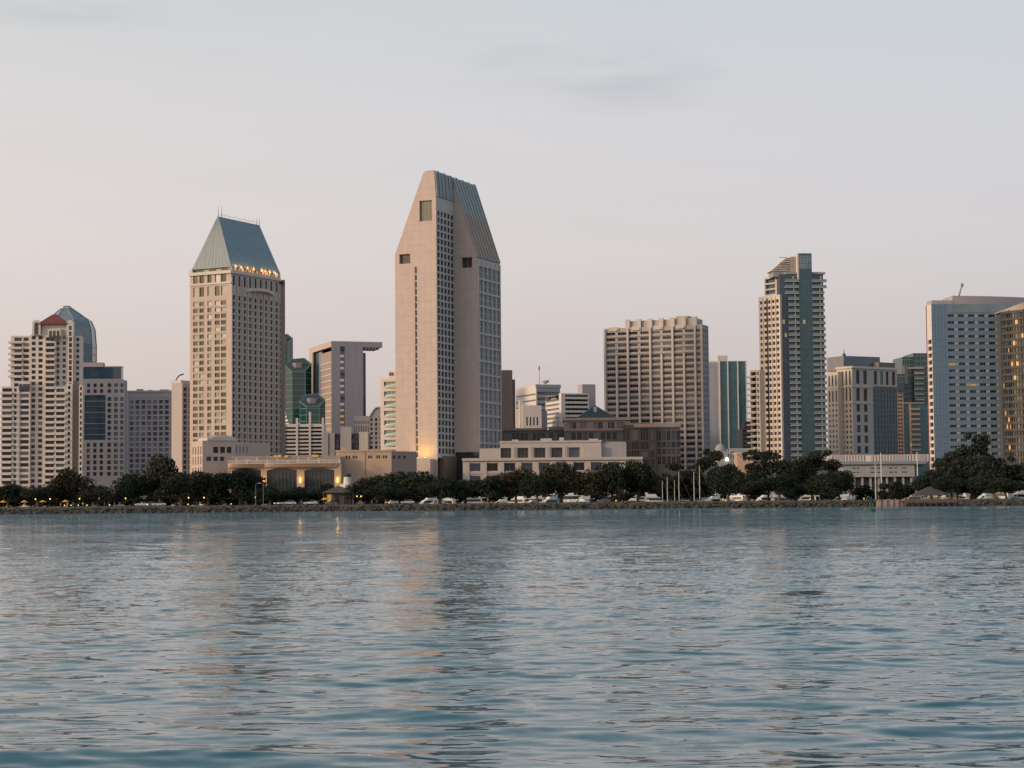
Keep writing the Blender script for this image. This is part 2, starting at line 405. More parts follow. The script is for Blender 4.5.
    # back and hidden sides
    for (p0, p1, h) in ((O + dR * (t1 + L2), O, zL), (Cc + dR * L2, O + dR * (t1 + L2), zL)):
        q.poly([(*p0, GZ), (*p1, GZ), (*p1, h), (*p0, h)], 0)
    # --- roofs
    T = t1 + L2; P0 = lambda w, t, z: (*(O + dW * w + dR * t), z)
    r = b.mb('roof', ['roof_sheet', 'roof_beige', 'roof_metal_pale'])
    r.poly([P0(0, 0, zL), P0(wa, 0, zt), P0(wa, T, zt), P0(0, T, zL)], 0)
    r.poly([P0(wa, 0, zt), P0(wb, 0, zt), P0(wb, T, zt), P0(wa, T, zt)], 0)
    r.poly([P0(wb, 0, zt), P0(W1, 0, zR), P0(W1, t1, zR), P0(wb, t1, zt)], 0)
    zm = zt + (z2 - zt) * .46; wm = wb + (W2 - wb) * .46
    r.poly([P0(wb, t1, zt), P0(wm, t1, zm), P0(wm, T, zm), P0(wb, T, zt)], 0)
    r.poly([P0(wm, t1, zm), P0(W2, t1, z2), P0(W2, T, z2), P0(wm, T, zm)], 1)
    r.poly([P0(0, T, zL), P0(wa, T, zt), P0(wb, T, zt), P0(W2, T, z2)], 0)
    sl_ = Vector((W2 - wb, z2 - zt)).normalized(); nn = Vector((-sl_.y, sl_.x))
    for k in range(8):                                   # raised seams of the long roof slope
        t = t1 + .3 + (L2 - .9) * k / 7
        def seg(w0, z0, w1, z1, m):
            hh = .45
            r.hexa([P0(w0, t, z0), P0(w1, t, z1), P0(w1, t + .6, z1), P0(w0, t + .6, z0), P0(w0 + nn.x * hh, t, z0 + nn.y * hh), P0(w1 + nn.x * hh, t, z1 + nn.y * hh), P0(w1 + nn.x * hh, t + .6, z1 + nn.y * hh), P0(w0 + nn.x * hh, t + .6, z0 + nn.y * hh)], m)
        seg(wb, zt, wm, zm, 0); seg(wm, zm, W2, z2, 1)
    for k in range(6):
        t = .3 + (t1 - 1) * k / 5
        s2 = Vector((W1 - wb, zR - zt)).normalized(); n2 = Vector((-s2.y, s2.x)) * .5
        r.hexa([P0(wb, t, zt), P0(W1, t, zR), P0(W1, t + .5, zR), P0(wb, t + .5, zt), P0(wb + n2.x, t, zt + n2.y), P0(W1 + n2.x, t, zR + n2.y), P0(W1 + n2.x, t + .5, zR + n2.y), P0(wb + n2.x, t + .5, zt + n2.y)], 0)
    rd = b.mb('roof_parapet', 'roof_metal')
    for k in range(14):
        t = .5 + (T - 1.5) * k / 13; rd.hexa([P0(w, tt, zz) for zz in (zt, zt + (.8 if k % 2 else .5)) for w, tt in ((wa + .5, t), (wb - .3, t), (wb - .3, t + 2.4), (wa + .5, t + 2.4))])
    # gable coping and the pale block at the foot of the gable
    bx = b.mb('entrance_block', 'beige_pink'); e0, e1 = A.u(414.5, 470), A.u(435, 470)
    bx.fbox(A, e0, e1, GZ, A.z(459.5, e0), .2, 5)
    b.finish()
    return A, e0, e1


A12, E0, E1 = tall_hotel()

# ================================================================ the older hotel tower with the hipped metal roof
def old_hotel():
    b = Building('hotel_tower', 'beige hotel tower with steep hipped metal roof and glowing lamps along its eaves', 'tower', base_xy(232, 895)); b.fm = 'frame_dark'
    fr, zt = b.block(189.8, 231.2, 285.2, 270.5, 880, 62, wall=('wall', ['beige_pink', 'shade_grey']), faces='EB', roof=('terrace', 'roof_grey'), parapet=1.2)
    L, F, E = fr['L'], fr['F'], fr['E']
    fh = 3.07; z1 = L.z(300, L.L)
    fx = lambda a: [(p * L.L, q * L.L) for p, q in a]
    cols = fx([(.08, .195), (.23, .345), (.425, .525), (.605, .725), (.755, .88)])
    rows = urows(z1, fh, .63, zbot=GZ + 18)
    big = [(L.z(297, 5), L.z(287.5, 5)), (L.z(283.5, 5), L.z(275.5, 5))]
    ch = (('glass_dark', 4), ('glass_mid', 4), ('glass_curtain', 3), ('glass_blind', 1), ('lit_room', .14), ('lit_room_pale', .1))
    b.facade(L, GZ, zt, cols, rows + big, .45, ('sunny_wall', 'beige_pink'), ch)
    bp = MB()
    for k, r_ in enumerate(rows):
        for (p, q_) in ((.065, .36), (.41, .54), (.59, .895)):
            bp.fbox(L, p * L.L, q_ * L.L, r_[1] + .12, r_[1] + fh * .37 - .1, .004, .05)
    b.part('bay_panel', 'bay_panel', bp)
    # the long shaded side, shade tone put into its grey: narrow windows, the far bay stepped back
    ue = F.u(279.3, 400)
    n = 9; cols = [(ue * (k + .5) / n - .8, ue * (k + .5) / n + .8) for k in range(n)]
    rows = urows(F.z(296, 5), fh, .66, zbot=GZ + 14)
    tall = [(F.z(286, 5), F.z(276, 5))]
    b.facade(F, GZ, zt, cols, rows + tall, .5, ('shaded_wall', 'shade_grey'), (('glass_dark', 8), ('glass_mid', 2), ('lit_room', .02)), 0, ue)
    F3 = Frame(F.P(ue, 0, -2)[:2], F.U, F.L - ue)
    b.facade(F3, GZ, zt - 2, ucols(F3.L, 2, .35), rows, .4, ('shaded_wall', 'shade_grey'), (('glass_dark', 1),))
    q = b.mb('shaded_wall', 'shade_grey'); q.poly([F.P(ue, GZ, 0), F.P(ue, GZ, -2), F.P(ue, zt, -2), F.P(ue, zt, 0)])
    # ribs and balcony arch on the shaded side
    rb = b.mb('pilaster', 'shade_grey')
    for k in range(n + 1): u = max(.3, min(ue - .3, ue * k / n)); rb.fbox(F, u - .28, u + .28, GZ + 12, zt - 3.2, .0, .35)
    for k in range(len(rows)): z = F.z(296, 5) - fh * k; rb.fbox(F, .2, ue - .2, z + .1, z + .45, .003, .2)
    a0, a1 = F.u(245.5, 290), F.u(273.5, 290); pts = []
    ar = MB()
    for k in range(12):
        s0, s1 = k / 12, (k + 1) / 12
        f = lambda s: (a0 + (a1 - a0) * s, F.z(287.5, a0) + 1.0 * math.sin(math.pi * s) - 0.6, .4 + 2.4 * math.sin(math.pi * s))
        (ua, za, na), (ub, zb, nb) = f(s0), f(s1)
        ar.hexa([F.P(ua, za - 1.4, na), F.P(ub, zb - 1.4, nb), F.P(ub, zb - 1.4, 0), F.P(ua, za - 1.4, 0), F.P(ua, za, na), F.P(ub, zb, nb), F.P(ub, zb, 0), F.P(ua, za, 0)])
    b.part('curved_balcony', 'pale_wall', ar)
    co = b.mb('cornice', 'pale_wall')
    for f in (L, F):
        co.fbox(f, -.3, (f.L if f is L else ue) + .3, zt - 1.2, zt + .25, .01, .8)
        co.fbox(f, -.2, (f.L if f is L else ue) + .2, f.z(286 if f is L else 288, 2) , f.z(285 if f is L else 287.2, 2) + .4, .015, .4) if f is L else None
    for (f, u) in ((L, .6), (L, L.L - .6), (F, ue - .6), (F, .7)): co.fbox(f, u - 1.0, u + 1.0, zt, zt + 2.2, -1.6, .3)
    # drum below the roof, then the hip roof
    ins = 1.6; zr = L.z(265.5, L.L); Lx, Ly = L.L, F.L
    Ci = Vector(F.P(0, 0)[:2]); U = F.U; Vv = -L.U            # U along the right face, Vv along the left face away from the corner
    def q3(u, v, z): p = Ci + U * u + Vv * v; return (p.x, p.y, z)
    dr = b.mb('drum', ['shade_grey', 'glass_dark'])
    dr.prism([q3(ins, ins, 0)[:2], q3(Ly - ins, ins, 0)[:2], q3(Ly - ins, Lx - ins, 0)[:2], q3(ins, Lx - ins, 0)[:2]], zt - 1.2, zr, 0)
    LF = Frame(q3(ins, Lx - ins, 0)[:2], L.U, Lx - 2 * ins)
    for k in range(3): c = LF.L * (k + .5) / 3; dr.fbox(LF, c - 2.0, c + 2.0, zt + .3, zr - .5, .01, .1, 1)
    e = .7; rz = zr
    p1 = at(218.0, 217.5, 893); ap0 = Vector((p1.x, p1.y)); zr1 = p1.z
    va = Lx / 2; ua0 = 5.0; ua1 = Ly - 7.0
    c4 = [q3(e, e, rz), q3(Ly - e - 2.0, e, rz), q3(Ly - e - 2.0, Lx - e, rz), q3(e, Lx - e, rz)]
    # ridge placed over the plan centre line
    best = min(((abs(project(q3(u, va, zr1))[0] - 218), u) for u in np.linspace(0, 20, 201)))[1]
    best2 = min(((abs(project(q3(u, va, zr1))[0] - 258.5), u) for u in np.linspace(15, Ly + 10, 301)))[1]
    g0, g1 = q3(best - .6, va, zr1), q3(min(best2, Ly - 4), va, zr1); g0b, g1b = q3(best - .6, va - .6, zr1), q3(min(best2, Ly - 4), va - .6, zr1)
    rf = b.mb('roof', ['roof_metal', 'roof_metal_pale'])
    rf.poly([c4[0], c4[1], g1b, g0b], 0); rf.poly([c4[3], c4[0], g0b, g0], 1); rf.poly([c4[2], c4[3], g0, g1], 0); rf.poly([c4[1], c4[2], g1, g1b], 0); rf.poly([g0b, g1b, g1, g0], 0)
    # standing seams
    def seam(a, c, m):
        a, c = Vector(a), Vector(c); d = (c - a); 
        s = Vector((U.x, U.y, 0)) * .09 if m == 0 else Vector((Vv.x, Vv.y, 0)) * .07
        n_ = d.cross(s).normalized(); n_ = n_ if n_.z > 0 else -n_; n_ *= .07
        rf.hexa([a - s, a + s, c + s, c - s, a - s + n_, a + s + n_, c + s + n_, c - s + n_], m)
    for k in range(1, 18):
        s = k / 18; a = Vector(c4[0]).lerp(Vector(c4[1]), s); c = Vector(g0b).lerp(Vector(g1b), s); seam(a, c, 0)
    for k in range(1, 10):
        s = k / 10; a = Vector(c4[3]).lerp(Vector(c4[0]), s); c = Vector(g0).lerp(Vector(g0b), s); seam(a, c, 1)
    rf.fbox(Frame(q3(e, Lx - e, 0)[:2], L.U, Lx - 2 * e), 0, Lx - 2 * e, rz - .5, rz + .15, -.4, .25, 1)
    # ridge railing and antennas
    rl = MB(); a, c = Vector(g0b), Vector(g1b)
    for k in range(15):
        p = a.lerp(c, k / 14); rl.tube([p, p + Vector((0, 0, 1.5 if k % 3 else 2.6))], .08, 5)
    rl.tube([a + Vector((0, 0, 1.1)), c + Vector((0, 0, 1.1))], .07, 5)
    b.part('ridge_railing', 'pale_wall', rl)
    for p, hh in ((a, 5.4), (a + Vector((1.5, .6, 0)), 5.0), (c, 3.8), (c - Vector((1.2, .4, 0)), 4.0)):
        t = MB(); t.tube([p - Vector((0, 0, .3)), p + Vector((0, 0, hh * .6)), p + Vector((0, 0, hh))], [.16, .1, .05], 6); b.part('antenna', 'frame_grey', t)
    # eave lamps: a gilded lantern box between little merlons, each throwing light up the roof
    sp = [F.u(x, 268) for x in (236.5, 242, 248.5, 254.5, 262.5, 266, 270.5, 276)]
    for k, u in enumerate(sp):
        m = MB(); hh = random.uniform(1.2, 2.4); w = random.uniform(.35, .6)
        m.fbox(F, u - w, u + w, zt + .26, zt + .26 + hh, -1.0, -.2)
        m.hexa([F.P(u - w, zt + .26 + hh, -.2), F.P(u + w, zt + .26 + hh, -.2), F.P(u + w, zt + .26 + hh, -1), F.P(u - w, zt + .26 + hh, -1)] + [F.P(u - .1, zt + hh + 1.6, -.5), F.P(u + .1, zt + hh + 1.6, -.5), F.P(u + .1, zt + hh + 1.6, -.7), F.P(u - .1, zt + hh + 1.6, -.7)])
        b.part('eave_lamp', 'lit_gold', m)
        l = bpy.data.lights.new('eave_light', 'POINT'); l.energy = 380; l.specular_factor = 0; l.color = (1, .5, .2); l.shadow_soft_size = .4
        o = bpy.data.objects.new('eave_light', l); o.location = Vector(F.P(u, zt + 2.6, -.1)); COL.objects.link(o)
    for k in range(14):
        me = MB(); u = 1.5 + (ue - 3) * k / 13; me.fbox(F, u - .5, u + .5, zt + .26, zt + 1.9, -.1, .45); b.part('merlon', 'shade_grey', me)
    b.finish()
old_hotel()

# ================================================================ far left: balconied condominium tower
def condo_left():
    b = Building('condo_tower', 'white balconied condominium tower with arched gables and a small red hipped roof', 'tower', base_xy(45, 965))
    W = ('wall', 'white_wall'); Y = 958; fh = 2.9
    ch = (('glass_dark', 8), ('glass_mid', 3), ('glass_curtain', 1.2), ('glass_blind', .4), ('lit_room', .03))
    def bay(x0, x1, yt, Y, cols, rowy=None, deep=16, h=.6, wall=W, ybot=488, mul=1, off=0.9, par=.6):
        fr, zt = b.block(None, x0, x1, yt, Y, 4, deepL=deep, wall=wall, faces='LEB', parapet=par)
        F = fr['F']; z0 = zt - off
        b.facade(F, GZ, zt, cpx(F, cols), urows(z0, fh, h, zbot=GZ + 3), .5, wall, ch, mul=mul)
        return fr, zt
    # lower left wing, tall left bay with wrap balconies, main bays and right bays
    f0, z0 = bay(1.5, 19.5, 386.5, 955, [(2.4, 12), (14, 16.5)], deep=20)
    f1, z1 = bay(10.5, 29.8, 335.8, 960, [(14, 21.5), (23, 28.5)], deep=20, h=.6)
    f1b, z1b = bay(19.6, 30.2, 386.5, 956, [(20.5, 29)], deep=6)
    f2, z2 = bay(29.9, 44.6, 334.2, 958.6, [(31.4, 35.3), (38.2, 42.4)])
    f3, z3 = bay(44.7, 55.2, 335.5, 956.5, [(45.6, 54.2)], deep=10, mul=2)
    f3b, z3b = bay(55.3, 66.2, 386.8, 955.5, [(56.2, 64.4)], deep=8, mul=2)
    f4, z4 = bay(55.3, 67.2, 334, 958.9, [(56.4, 59.2), (62.3, 65.6)])
    f5, z5 = bay(67.3, 72.8, 321.5, 957.6, [(68.7, 71.6)], deep=5, off=2.2, h=.75)
    f6, z6 = bay(72.9, 81.0, 336, 960, [(76, 79)], deep=7)
    bay(66.3, 72.2, 384, 955.9, [(67.8, 70.4)], deep=6)
    sl = b.mb('tan_bay', ['tan_panel'])
    sl.fbox(f6['F'], f6['F'].u(72.0), f6['F'].u(78.6), GZ, f6['F'].z(381, 0), .02, .4)
    # right-most narrow window column standing proud
    f7, z7 = bay(78.9, 82.6, 385, 956.5, [(79.9, 81.9)], deep=6)
    # balconies
    bal = []
    def balconies(fr, u0, u1, ztop, zbot, out, n=None):
        z = ztop
        while z > zbot:
            m = MB(); m.fbox(fr, u0, u1, z - .22, z, .01, out); m.fbox(fr, u0, u1, z, z + .85, out - .1, out)
            m.fbox(fr, u0, u0 + .1, z, z + .85, .02, out - .1); m.fbox(fr, u1 - .1, u1, z, z + .85, .02, out - .1)
            bal.append(m); z -= fh
    F = f1['F']; balconies(F, -1.0, F.u(22), z1 - 3.75, F.z(382, 0), 1.7)
    F = f0['F']; balconies(F, -.3, F.u(12.3), z0 - 3.75, GZ + 4, 1.5)
    F = f3['F']; balconies(F, .15, F.L - .15, z3 - 6.6, GZ + 4, 1.3)
    F = f3b['F']; balconies(F, .15, F.L - .2, z3b - 3.75, GZ + 4, 1.2)
    for m in bal[:90]: b.part('balcony', 'white_wall', m)
    # crown: arched gables, red roof, lantern bay
    Y0 = 957; F = Frame((slope(29.9) * Y0, Y0), (math.cos(R(4)), math.sin(R(4))), 1)
    def gable(x0, x1, ys, ytop, yb, nm):
        u0, u1 = F.u(x0, 330), F.u(x1, 330); c = (u0 + u1) / 2; r = (u1 - u0) / 2; zs, zb, zp = F.z(ys, c), F.z(yb, c), F.z(ytop, c)
        prof = [(u0, zb)] + [(c - r * math.cos(math.pi * k / 12), zs + (zp - zs) * math.sin(math.pi * k / 12)) for k in range(13)] + [(u1, zb)]
        m = MB(); m.loft([[F.P(u, z, n) for u, z in prof] for n in (-4, .6)]); b.part('arched_gable', 'white_wall', m)
        prof = [(c + (u - c) * .5, zb + 1 + (z - zb - 1) * .82) for u, z in prof]
        m = MB(); m.loft([[F.P(u, z, n) for u, z in prof] for n in (.5, .64)]); b.part('arched_window', 'glass_mid', m)
    gable(32.4, 40.6, 323.5, 319.8, 335, ''); gable(66.6, 73.4, 324.5, 320, 337, '')
    m = MB(); m.fbox(F, F.u(40.8), F.u(66.4), F.z(336, 5), F.z(324, 5), -9, -1.5); b.part('penthouse', 'white_wall', m)
    m = MB(); c = F.u(54.3); m.fbox(F, c - 3.2, c + 3.2, F.z(336, c), F.z(329, c), -3, 1.4); b.part('bay_turret', 'white_wall', m)
    for k in (-1, 0, 1):
        m = MB(); m.fbox(F, c + k * 1.9 - .6, c + k * 1.9 + .6, F.z(341, c), F.z(331, c), 1.41, 1.5); b.part('turret_window', 'glass_mid', m)
    u0, u1 = F.u(38.2, 322), F.u(68.2, 322); zb = F.z(324.5, c); zp = F.z(313.6, c); zr = zb + .5
    cu = F.u(53.3, 320)
    m = MB(); m.loft([[F.P(u0, zb, .8), F.P(u1, zb, .8), F.P(u1, zb, -11), F.P(u0, zb, -11)], [F.P(u0, zr, .8), F.P(u1, zr, .8), F.P(u1, zr, -11), F.P(u0, zr, -11)], [F.P(cu - 1.2, zp, -4.4), F.P(cu + 1.2, zp, -4.4), F.P(cu + 1.2, zp, -5.6), F.P(cu - 1.2, zp, -5.6)]])
    b.part('roof_cap', 'roof_red', m)
    # three arched windows of the lower turret
    F = f1b['F']
    for x in (20.6, 24.6, 28.2):
        u = F.u(x); m = MB(); zb, zp = F.z(391, u), F.z(384, u)
        m.fbox(F, u - .75, u + .75, zb, zp, .02, .5); b.part('turret_window', 'glass_mid', m)
    m = MB(); m.fbox(F, F.u(18.5), F.u(30.1), F.z(386.4, 0), F.z(381, 0), -4, .3); b.part('bay_turret', 'white_wall', m)
    b.finish()
condo_left()

# ================================================================ faceted glass tower behind it
def dome_tower():
    b = Building('glass_tower', 'slate glass tower with a faceted dome top rising behind the red roofed condominium tower', 'tower', base_xy(70, 1125))
    Y = 1125; c = Vector((slope(69.5, 400) * Y, Y)); k = Y / F_
    def ring(r, z, n=8, off=22.5, cx=0): return [(c.x + cx + r * math.cos(R(off + 360 * q / n)), c.y + r * math.sin(R(off + 360 * q / n)), z) for q in range(n)]
    zz = lambda y: zat(85, y, Y)
    m = MB(); m.loft([ring(26.5 * k, GZ), ring(26.5 * k, zz(345))]); b.part('glass_curtain_wall', 'glass_slate', m)
    m = MB(); m.loft([ring(26.4 * k, zz(345)), ring(25 * k, zz(329)), ring(21.5 * k, zz(321)), ring(11 * k, zz(312.5), cx=-1.5), ring(2 * k, zz(306), cx=-2)]); b.part('dome_roof', 'glass_roof', m)
    ms = MB()
    for q in range(8):
        rg = [ring(26.6 * k, GZ)[q], ring(26.6 * k, zz(345))[q], ring(25.2 * k, zz(329))[q], ring(21.7 * k, zz(321))[q], ring(11.2 * k, zz(312.5), cx=-1.5)[q], ring(2.2 * k, zz(306), cx=-2)[q]]
        ms.tube(rg, .3, 5)
    for y in range(348, 470, 7): ms.loft([ring(26.7 * k, zz(y)), ring(26.7 * k, zz(y) + .35)])
    b.part('mullion_grid', 'frame_grey', ms)
    m = MB(); m.loft([ring(5 * k, zz(308.5), cx=-2), ring(5 * k, zz(307.4), cx=-2)]); b.part('crown_platform', 'frame_white', m)
    for q in (-3, 0, 2.5):
        m = MB(); m.tube([(c.x - 2 + q, c.y, zz(308)), (c.x - 2 + q, c.y, zz(304.4 - abs(q) * -.3))], .14, 5); b.part('antenna', 'frame_white', m)
    b.finish()
dome_tower()

def left_mid():
    ch = (('glass_blue', 6), ('glass_mid', 2), ('glass_curtain', .5), ('lit_room_pale', .05))
    # --- stepped lavender block with dark glass top
    b = Building('office_building', 'lavender office block with dark blue glass upper band right of the balconied condominium', 'building', base_xy(105, 1015)); W = ('wall', 'lilac_wall')
    fr, zt = b.block(None, 81, 124.6, 380.2, 1008, 3, deepL=9, wall=W, faces='LEB'); F = fr['F']
    pc = [(87, 90.2), (93.5, 96.7), (100, 103.2)]; rc = [(107.6, 111.2), (114.2, 118), (120.4, 123.6)]
    top = rpx(F, 10, 383.5, 5.8, 3.6, 2)
    zA, zB = F.z(440, 5), F.z(395.2, 5)
    ur = F.u(105.6)
    b.facade(F, zB, zt, cpx(F, pc + rc), top, .4, W, ch)
    b.facade(F, GZ, zA, cpx(F, pc + rc), rpx(F, 10, 443, 5.8, 3.8, 6), .4, W, ch)
    b.facade(F, zA, zB, cpx(F, rc), rpx(F, 30, 397, 5.8, 3.8, 8), .4, W, ch, u0=ur)
    q = b.mb(*W); q.poly([F.P(ur, zA, 0), F.P(ur, zB, 0), F.P(ur, zB, -1), F.P(ur, zA, -1)])
    g = MB(); g.poly([F.P(.3, zA, -.9), F.P(ur, zA, -.9), F.P(ur, zB, -.9), F.P(.3, zB, -.9)]); b.part('glass_curtain_wall', 'glass_blue', g)
    q.poly([F.P(0, zA, 0), F.P(0, zB, 0), F.P(0.3, zB, -.9), F.P(.3, zA, -.9)])
    q.poly([F.P(0, zA, 0), F.P(ur, zA, 0), F.P(ur, zA, -1), F.P(0, zA, -1)]); q.poly([F.P(0, zB, -1), F.P(ur, zB, -1), F.P(ur, zB, 0), F.P(0, zB, 0)])
    mu = MB()
    for k in range(1, 8): z = zA + (zB - zA) * k / 8; mu.fbox(F, .4, ur - .1, z - (.32 if k % 2 else .12), z, -.88, -.7)
    b.part('mullion_grid', 'frame_grey', mu)
    m = MB(); F5 = Frame(F.P(.2, 0, -3)[:2], F.U, 1); m.fbox(F5, F5.u(80.5), F5.u(121.2), zt - 1, F5.z(367.3, 9), -7, 0); b.part('glass_penthouse', 'glass_blue', m)
    m = MB(); m.fbox(F5, F5.u(82.5), F5.u(103), F5.z(367, 3), F5.z(362.6, 3), -6, .4); m.fbox(F5, F5.u(103.1), F5.u(121.4), F5.z(367.2, 9), F5.z(366.2, 9), -7.2, .2); b.part('roof_plant', 'lavender', m)
    m = MB(); m.fbox(F5, F5.u(80.3), F5.u(121.5), F5.z(380, 9), F5.z(379, 9), -7.1, .3); b.part('parapet', 'lavender', m)
    b.finish()
    # --- plain grid block
    b = Building('office_building', 'low grey office block with an even grid of dark blue windows', 'building', base_xy(149, 990)); W = ('wall', 'lavender_grey')
    fr, zt = b.block(None, 127.2, 171.4, 391.6, 985, 2, deepL=24, wall=W, faces='LEB'); F = fr['F']
    b.facade(F, GZ, zt, ucols(F.L, 7, .64, .8, .8), rpx(F, 10, 400, 5.35, 3.6, 15), .4, W, (('glass_blue', 4), ('glass_dark', 5), ('glass_curtain', .3), ('lit_room_pale', .1)))
    q = b.mb('cornice', 'lavender_grey'); q.fbox(F, -.2, F.L + .2, zt - .5, zt + .5, .01, .5); q.fbox(F, 0, F.L, F.z(397.6, 9), F.z(396.8, 9), .01, .3)
    for k in range(8):
        u = .8 + (F.L - 1.6) * k / 7; q.fbox(F, u - .25, u + .25, GZ, F.z(397, 9), .0, .22)
    for u, w, h in ((4, 3, 1.6), (10, 2, 1.1), (16, 4.5, 1.3)):
        m = MB(); m.fbox(F, u, u + w, zt - 1, zt + h, -9, -5); b.part('roof_plant', 'grey_wall', m)
    b.finish()
    # --- narrow block left of the old hotel
    b = Building('apartment_block', 'narrow pinkish block squeezed against the left side of the hipped roof hotel', 'building', base_xy(182, 945)); W = ('wall', 'rose_wall')
    fr, zt = b.block(171.6, 182.2, 198, 383, 940, 62, wall=W, faces='LEB'); F = fr['F']
    b.facade(F, GZ, zt, ucols(F.L, 3, .66, .3, .2), rpx(F, 1, 387, 5.6, 4.2, 16), .4, W, (('glass_blue', 3), ('glass_mid', 2)))
    C = Vector(F.P(5, zt - 1, -5)); m = MB(); m.fbox(F, 1.5, F.L - 1, zt - 1, zt + 1.6, -8, -2); b.part('roof_plant', 'pale_wall', m)
    m = MB(); m.tube([C + Vector((-2.4 + 4.0 * (1 - math.cos(t)), 0, 1.5 + 4.3 * math.sin(t))) for t in (math.pi * k / 20 for k in range(11))], .35, 6); b.part('roof_hoop', 'frame_dark', m)
    b.finish()
left_mid()

# ================================================================ green hexagonal cluster
def emerald():
    b = Building('glass_tower', 'cluster of green glass hexagonal prisms over white banded floors right of the hipped roof hotel', 'tower', base_xy(305, 1100))
    def hexa(cx, hw, yt, yb, Y, drop, nm):
        k = Y / F_; c = Vector((slope(cx, 420) * Y, Y)); pts = [(c.x + hw * k * math.cos(R(60 * q + 8)) , c.y + hw * k * math.sin(R(60 * q + 8))) for q in range(6)]
        zt = zat(cx, yt, Y); zz = [zt + (p[1] - c.y) / (hw * k) * drop for p in pts]
        m = MB(); m.prism(pts, GZ, zz, 0, 1); b.part('glass_prism', ['glass_green', 'roof_slate'], m)
        e = MB()
        for q in range(6):
            p, p2 = pts[q], pts[(q + 1) % 6]; e.tube([(*p, zz[q]), (*p2, zz[(q + 1) % 6])], .28, 5)
        for q in range(6): e.tube([(*pts[q], GZ), (*pts[q], zz[q])], .16, 5)
        z = zt - 5
        while z > GZ + 40: e.loft([[(c.x + (p[0] - c.x) * 1.006, c.y + (p[1] - c.y) * 1.006, z + d) for p in pts] for d in (0, .28)], cap=False); z -= 3.6
        b.part('edge_trim', 'copper_roof', e)
        m = MB(); m.prism([(c.x + (p[0] - c.x) * .45, c.y + (p[1] - c.y) * .45) for p in pts], zt - 6, zt + 1.2); b.part('roof_plant', 'roof_grey', m)
        bm = MB()
        for (w, ya) in nm:
            y = ya
            for q in range(14):
                ww = min(1, w + q * .16); z = zat(cx, y, Y)
                if z < GZ + 3: break
                sc = 1.012
                P = [(c.x + (p[0] - c.x) * sc, c.y + (p[1] - c.y) * sc) for p in pts]
                for (i0, i1) in ((3, 4), (4, 5)):
                    a, d = Vector(P[i0]), Vector(P[i1]); L = (d - a)
                    if i0 == 3: a2, d2 = a, a + L * ww
                    else: a2, d2 = d - L * ww, d
                    f = Frame(a2, (d2 - a2), (d2 - a2).length); bm.fbox(f, 0, f.L, z - 1.3, z, -.2, .35)
                y += 3.75
        b.part('white_band', 'white_wall', bm)
    hexa(283.5, 9.3, 339, 480, 1290, 4.0, [(1, 430)])
    hexa(298.5, 13, 365, 480, 1150, 5.0, [(.12, 412)])
    hexa(312.5, 12.5, 400.5, 480, 1085, 4.5, [(.12, 428)])
    m = MB(); Y = 1068
    x0, x1 = slope(284, 450) * Y, slope(323, 450) * Y
    m.box(x0, x1, Y, Y + 20, GZ, zat(300, 424, Y)); b.part('wall', 'white_wall', m)
    F = Frame((x0, Y), (1, 0), x1 - x0)
    for k in range(12):
        z = zat(300, 427 + 3.75 * k, Y)
        if z < GZ + 2: break
        w = MB(); w.fbox(F, .4, F.L - .4, z - 1.05, z, .01, .12); b.part('window_band', 'glass_dark', w)
    p = MB()
    for k in range(4): u = F.L * k / 3; p.fbox(F, u - .6, u + .6, GZ, zat(300, 412 + 6 * (k % 2), Y), -.3, .5)
    b.part('pier', 'white_wall', p)
    b.finish()
emerald()

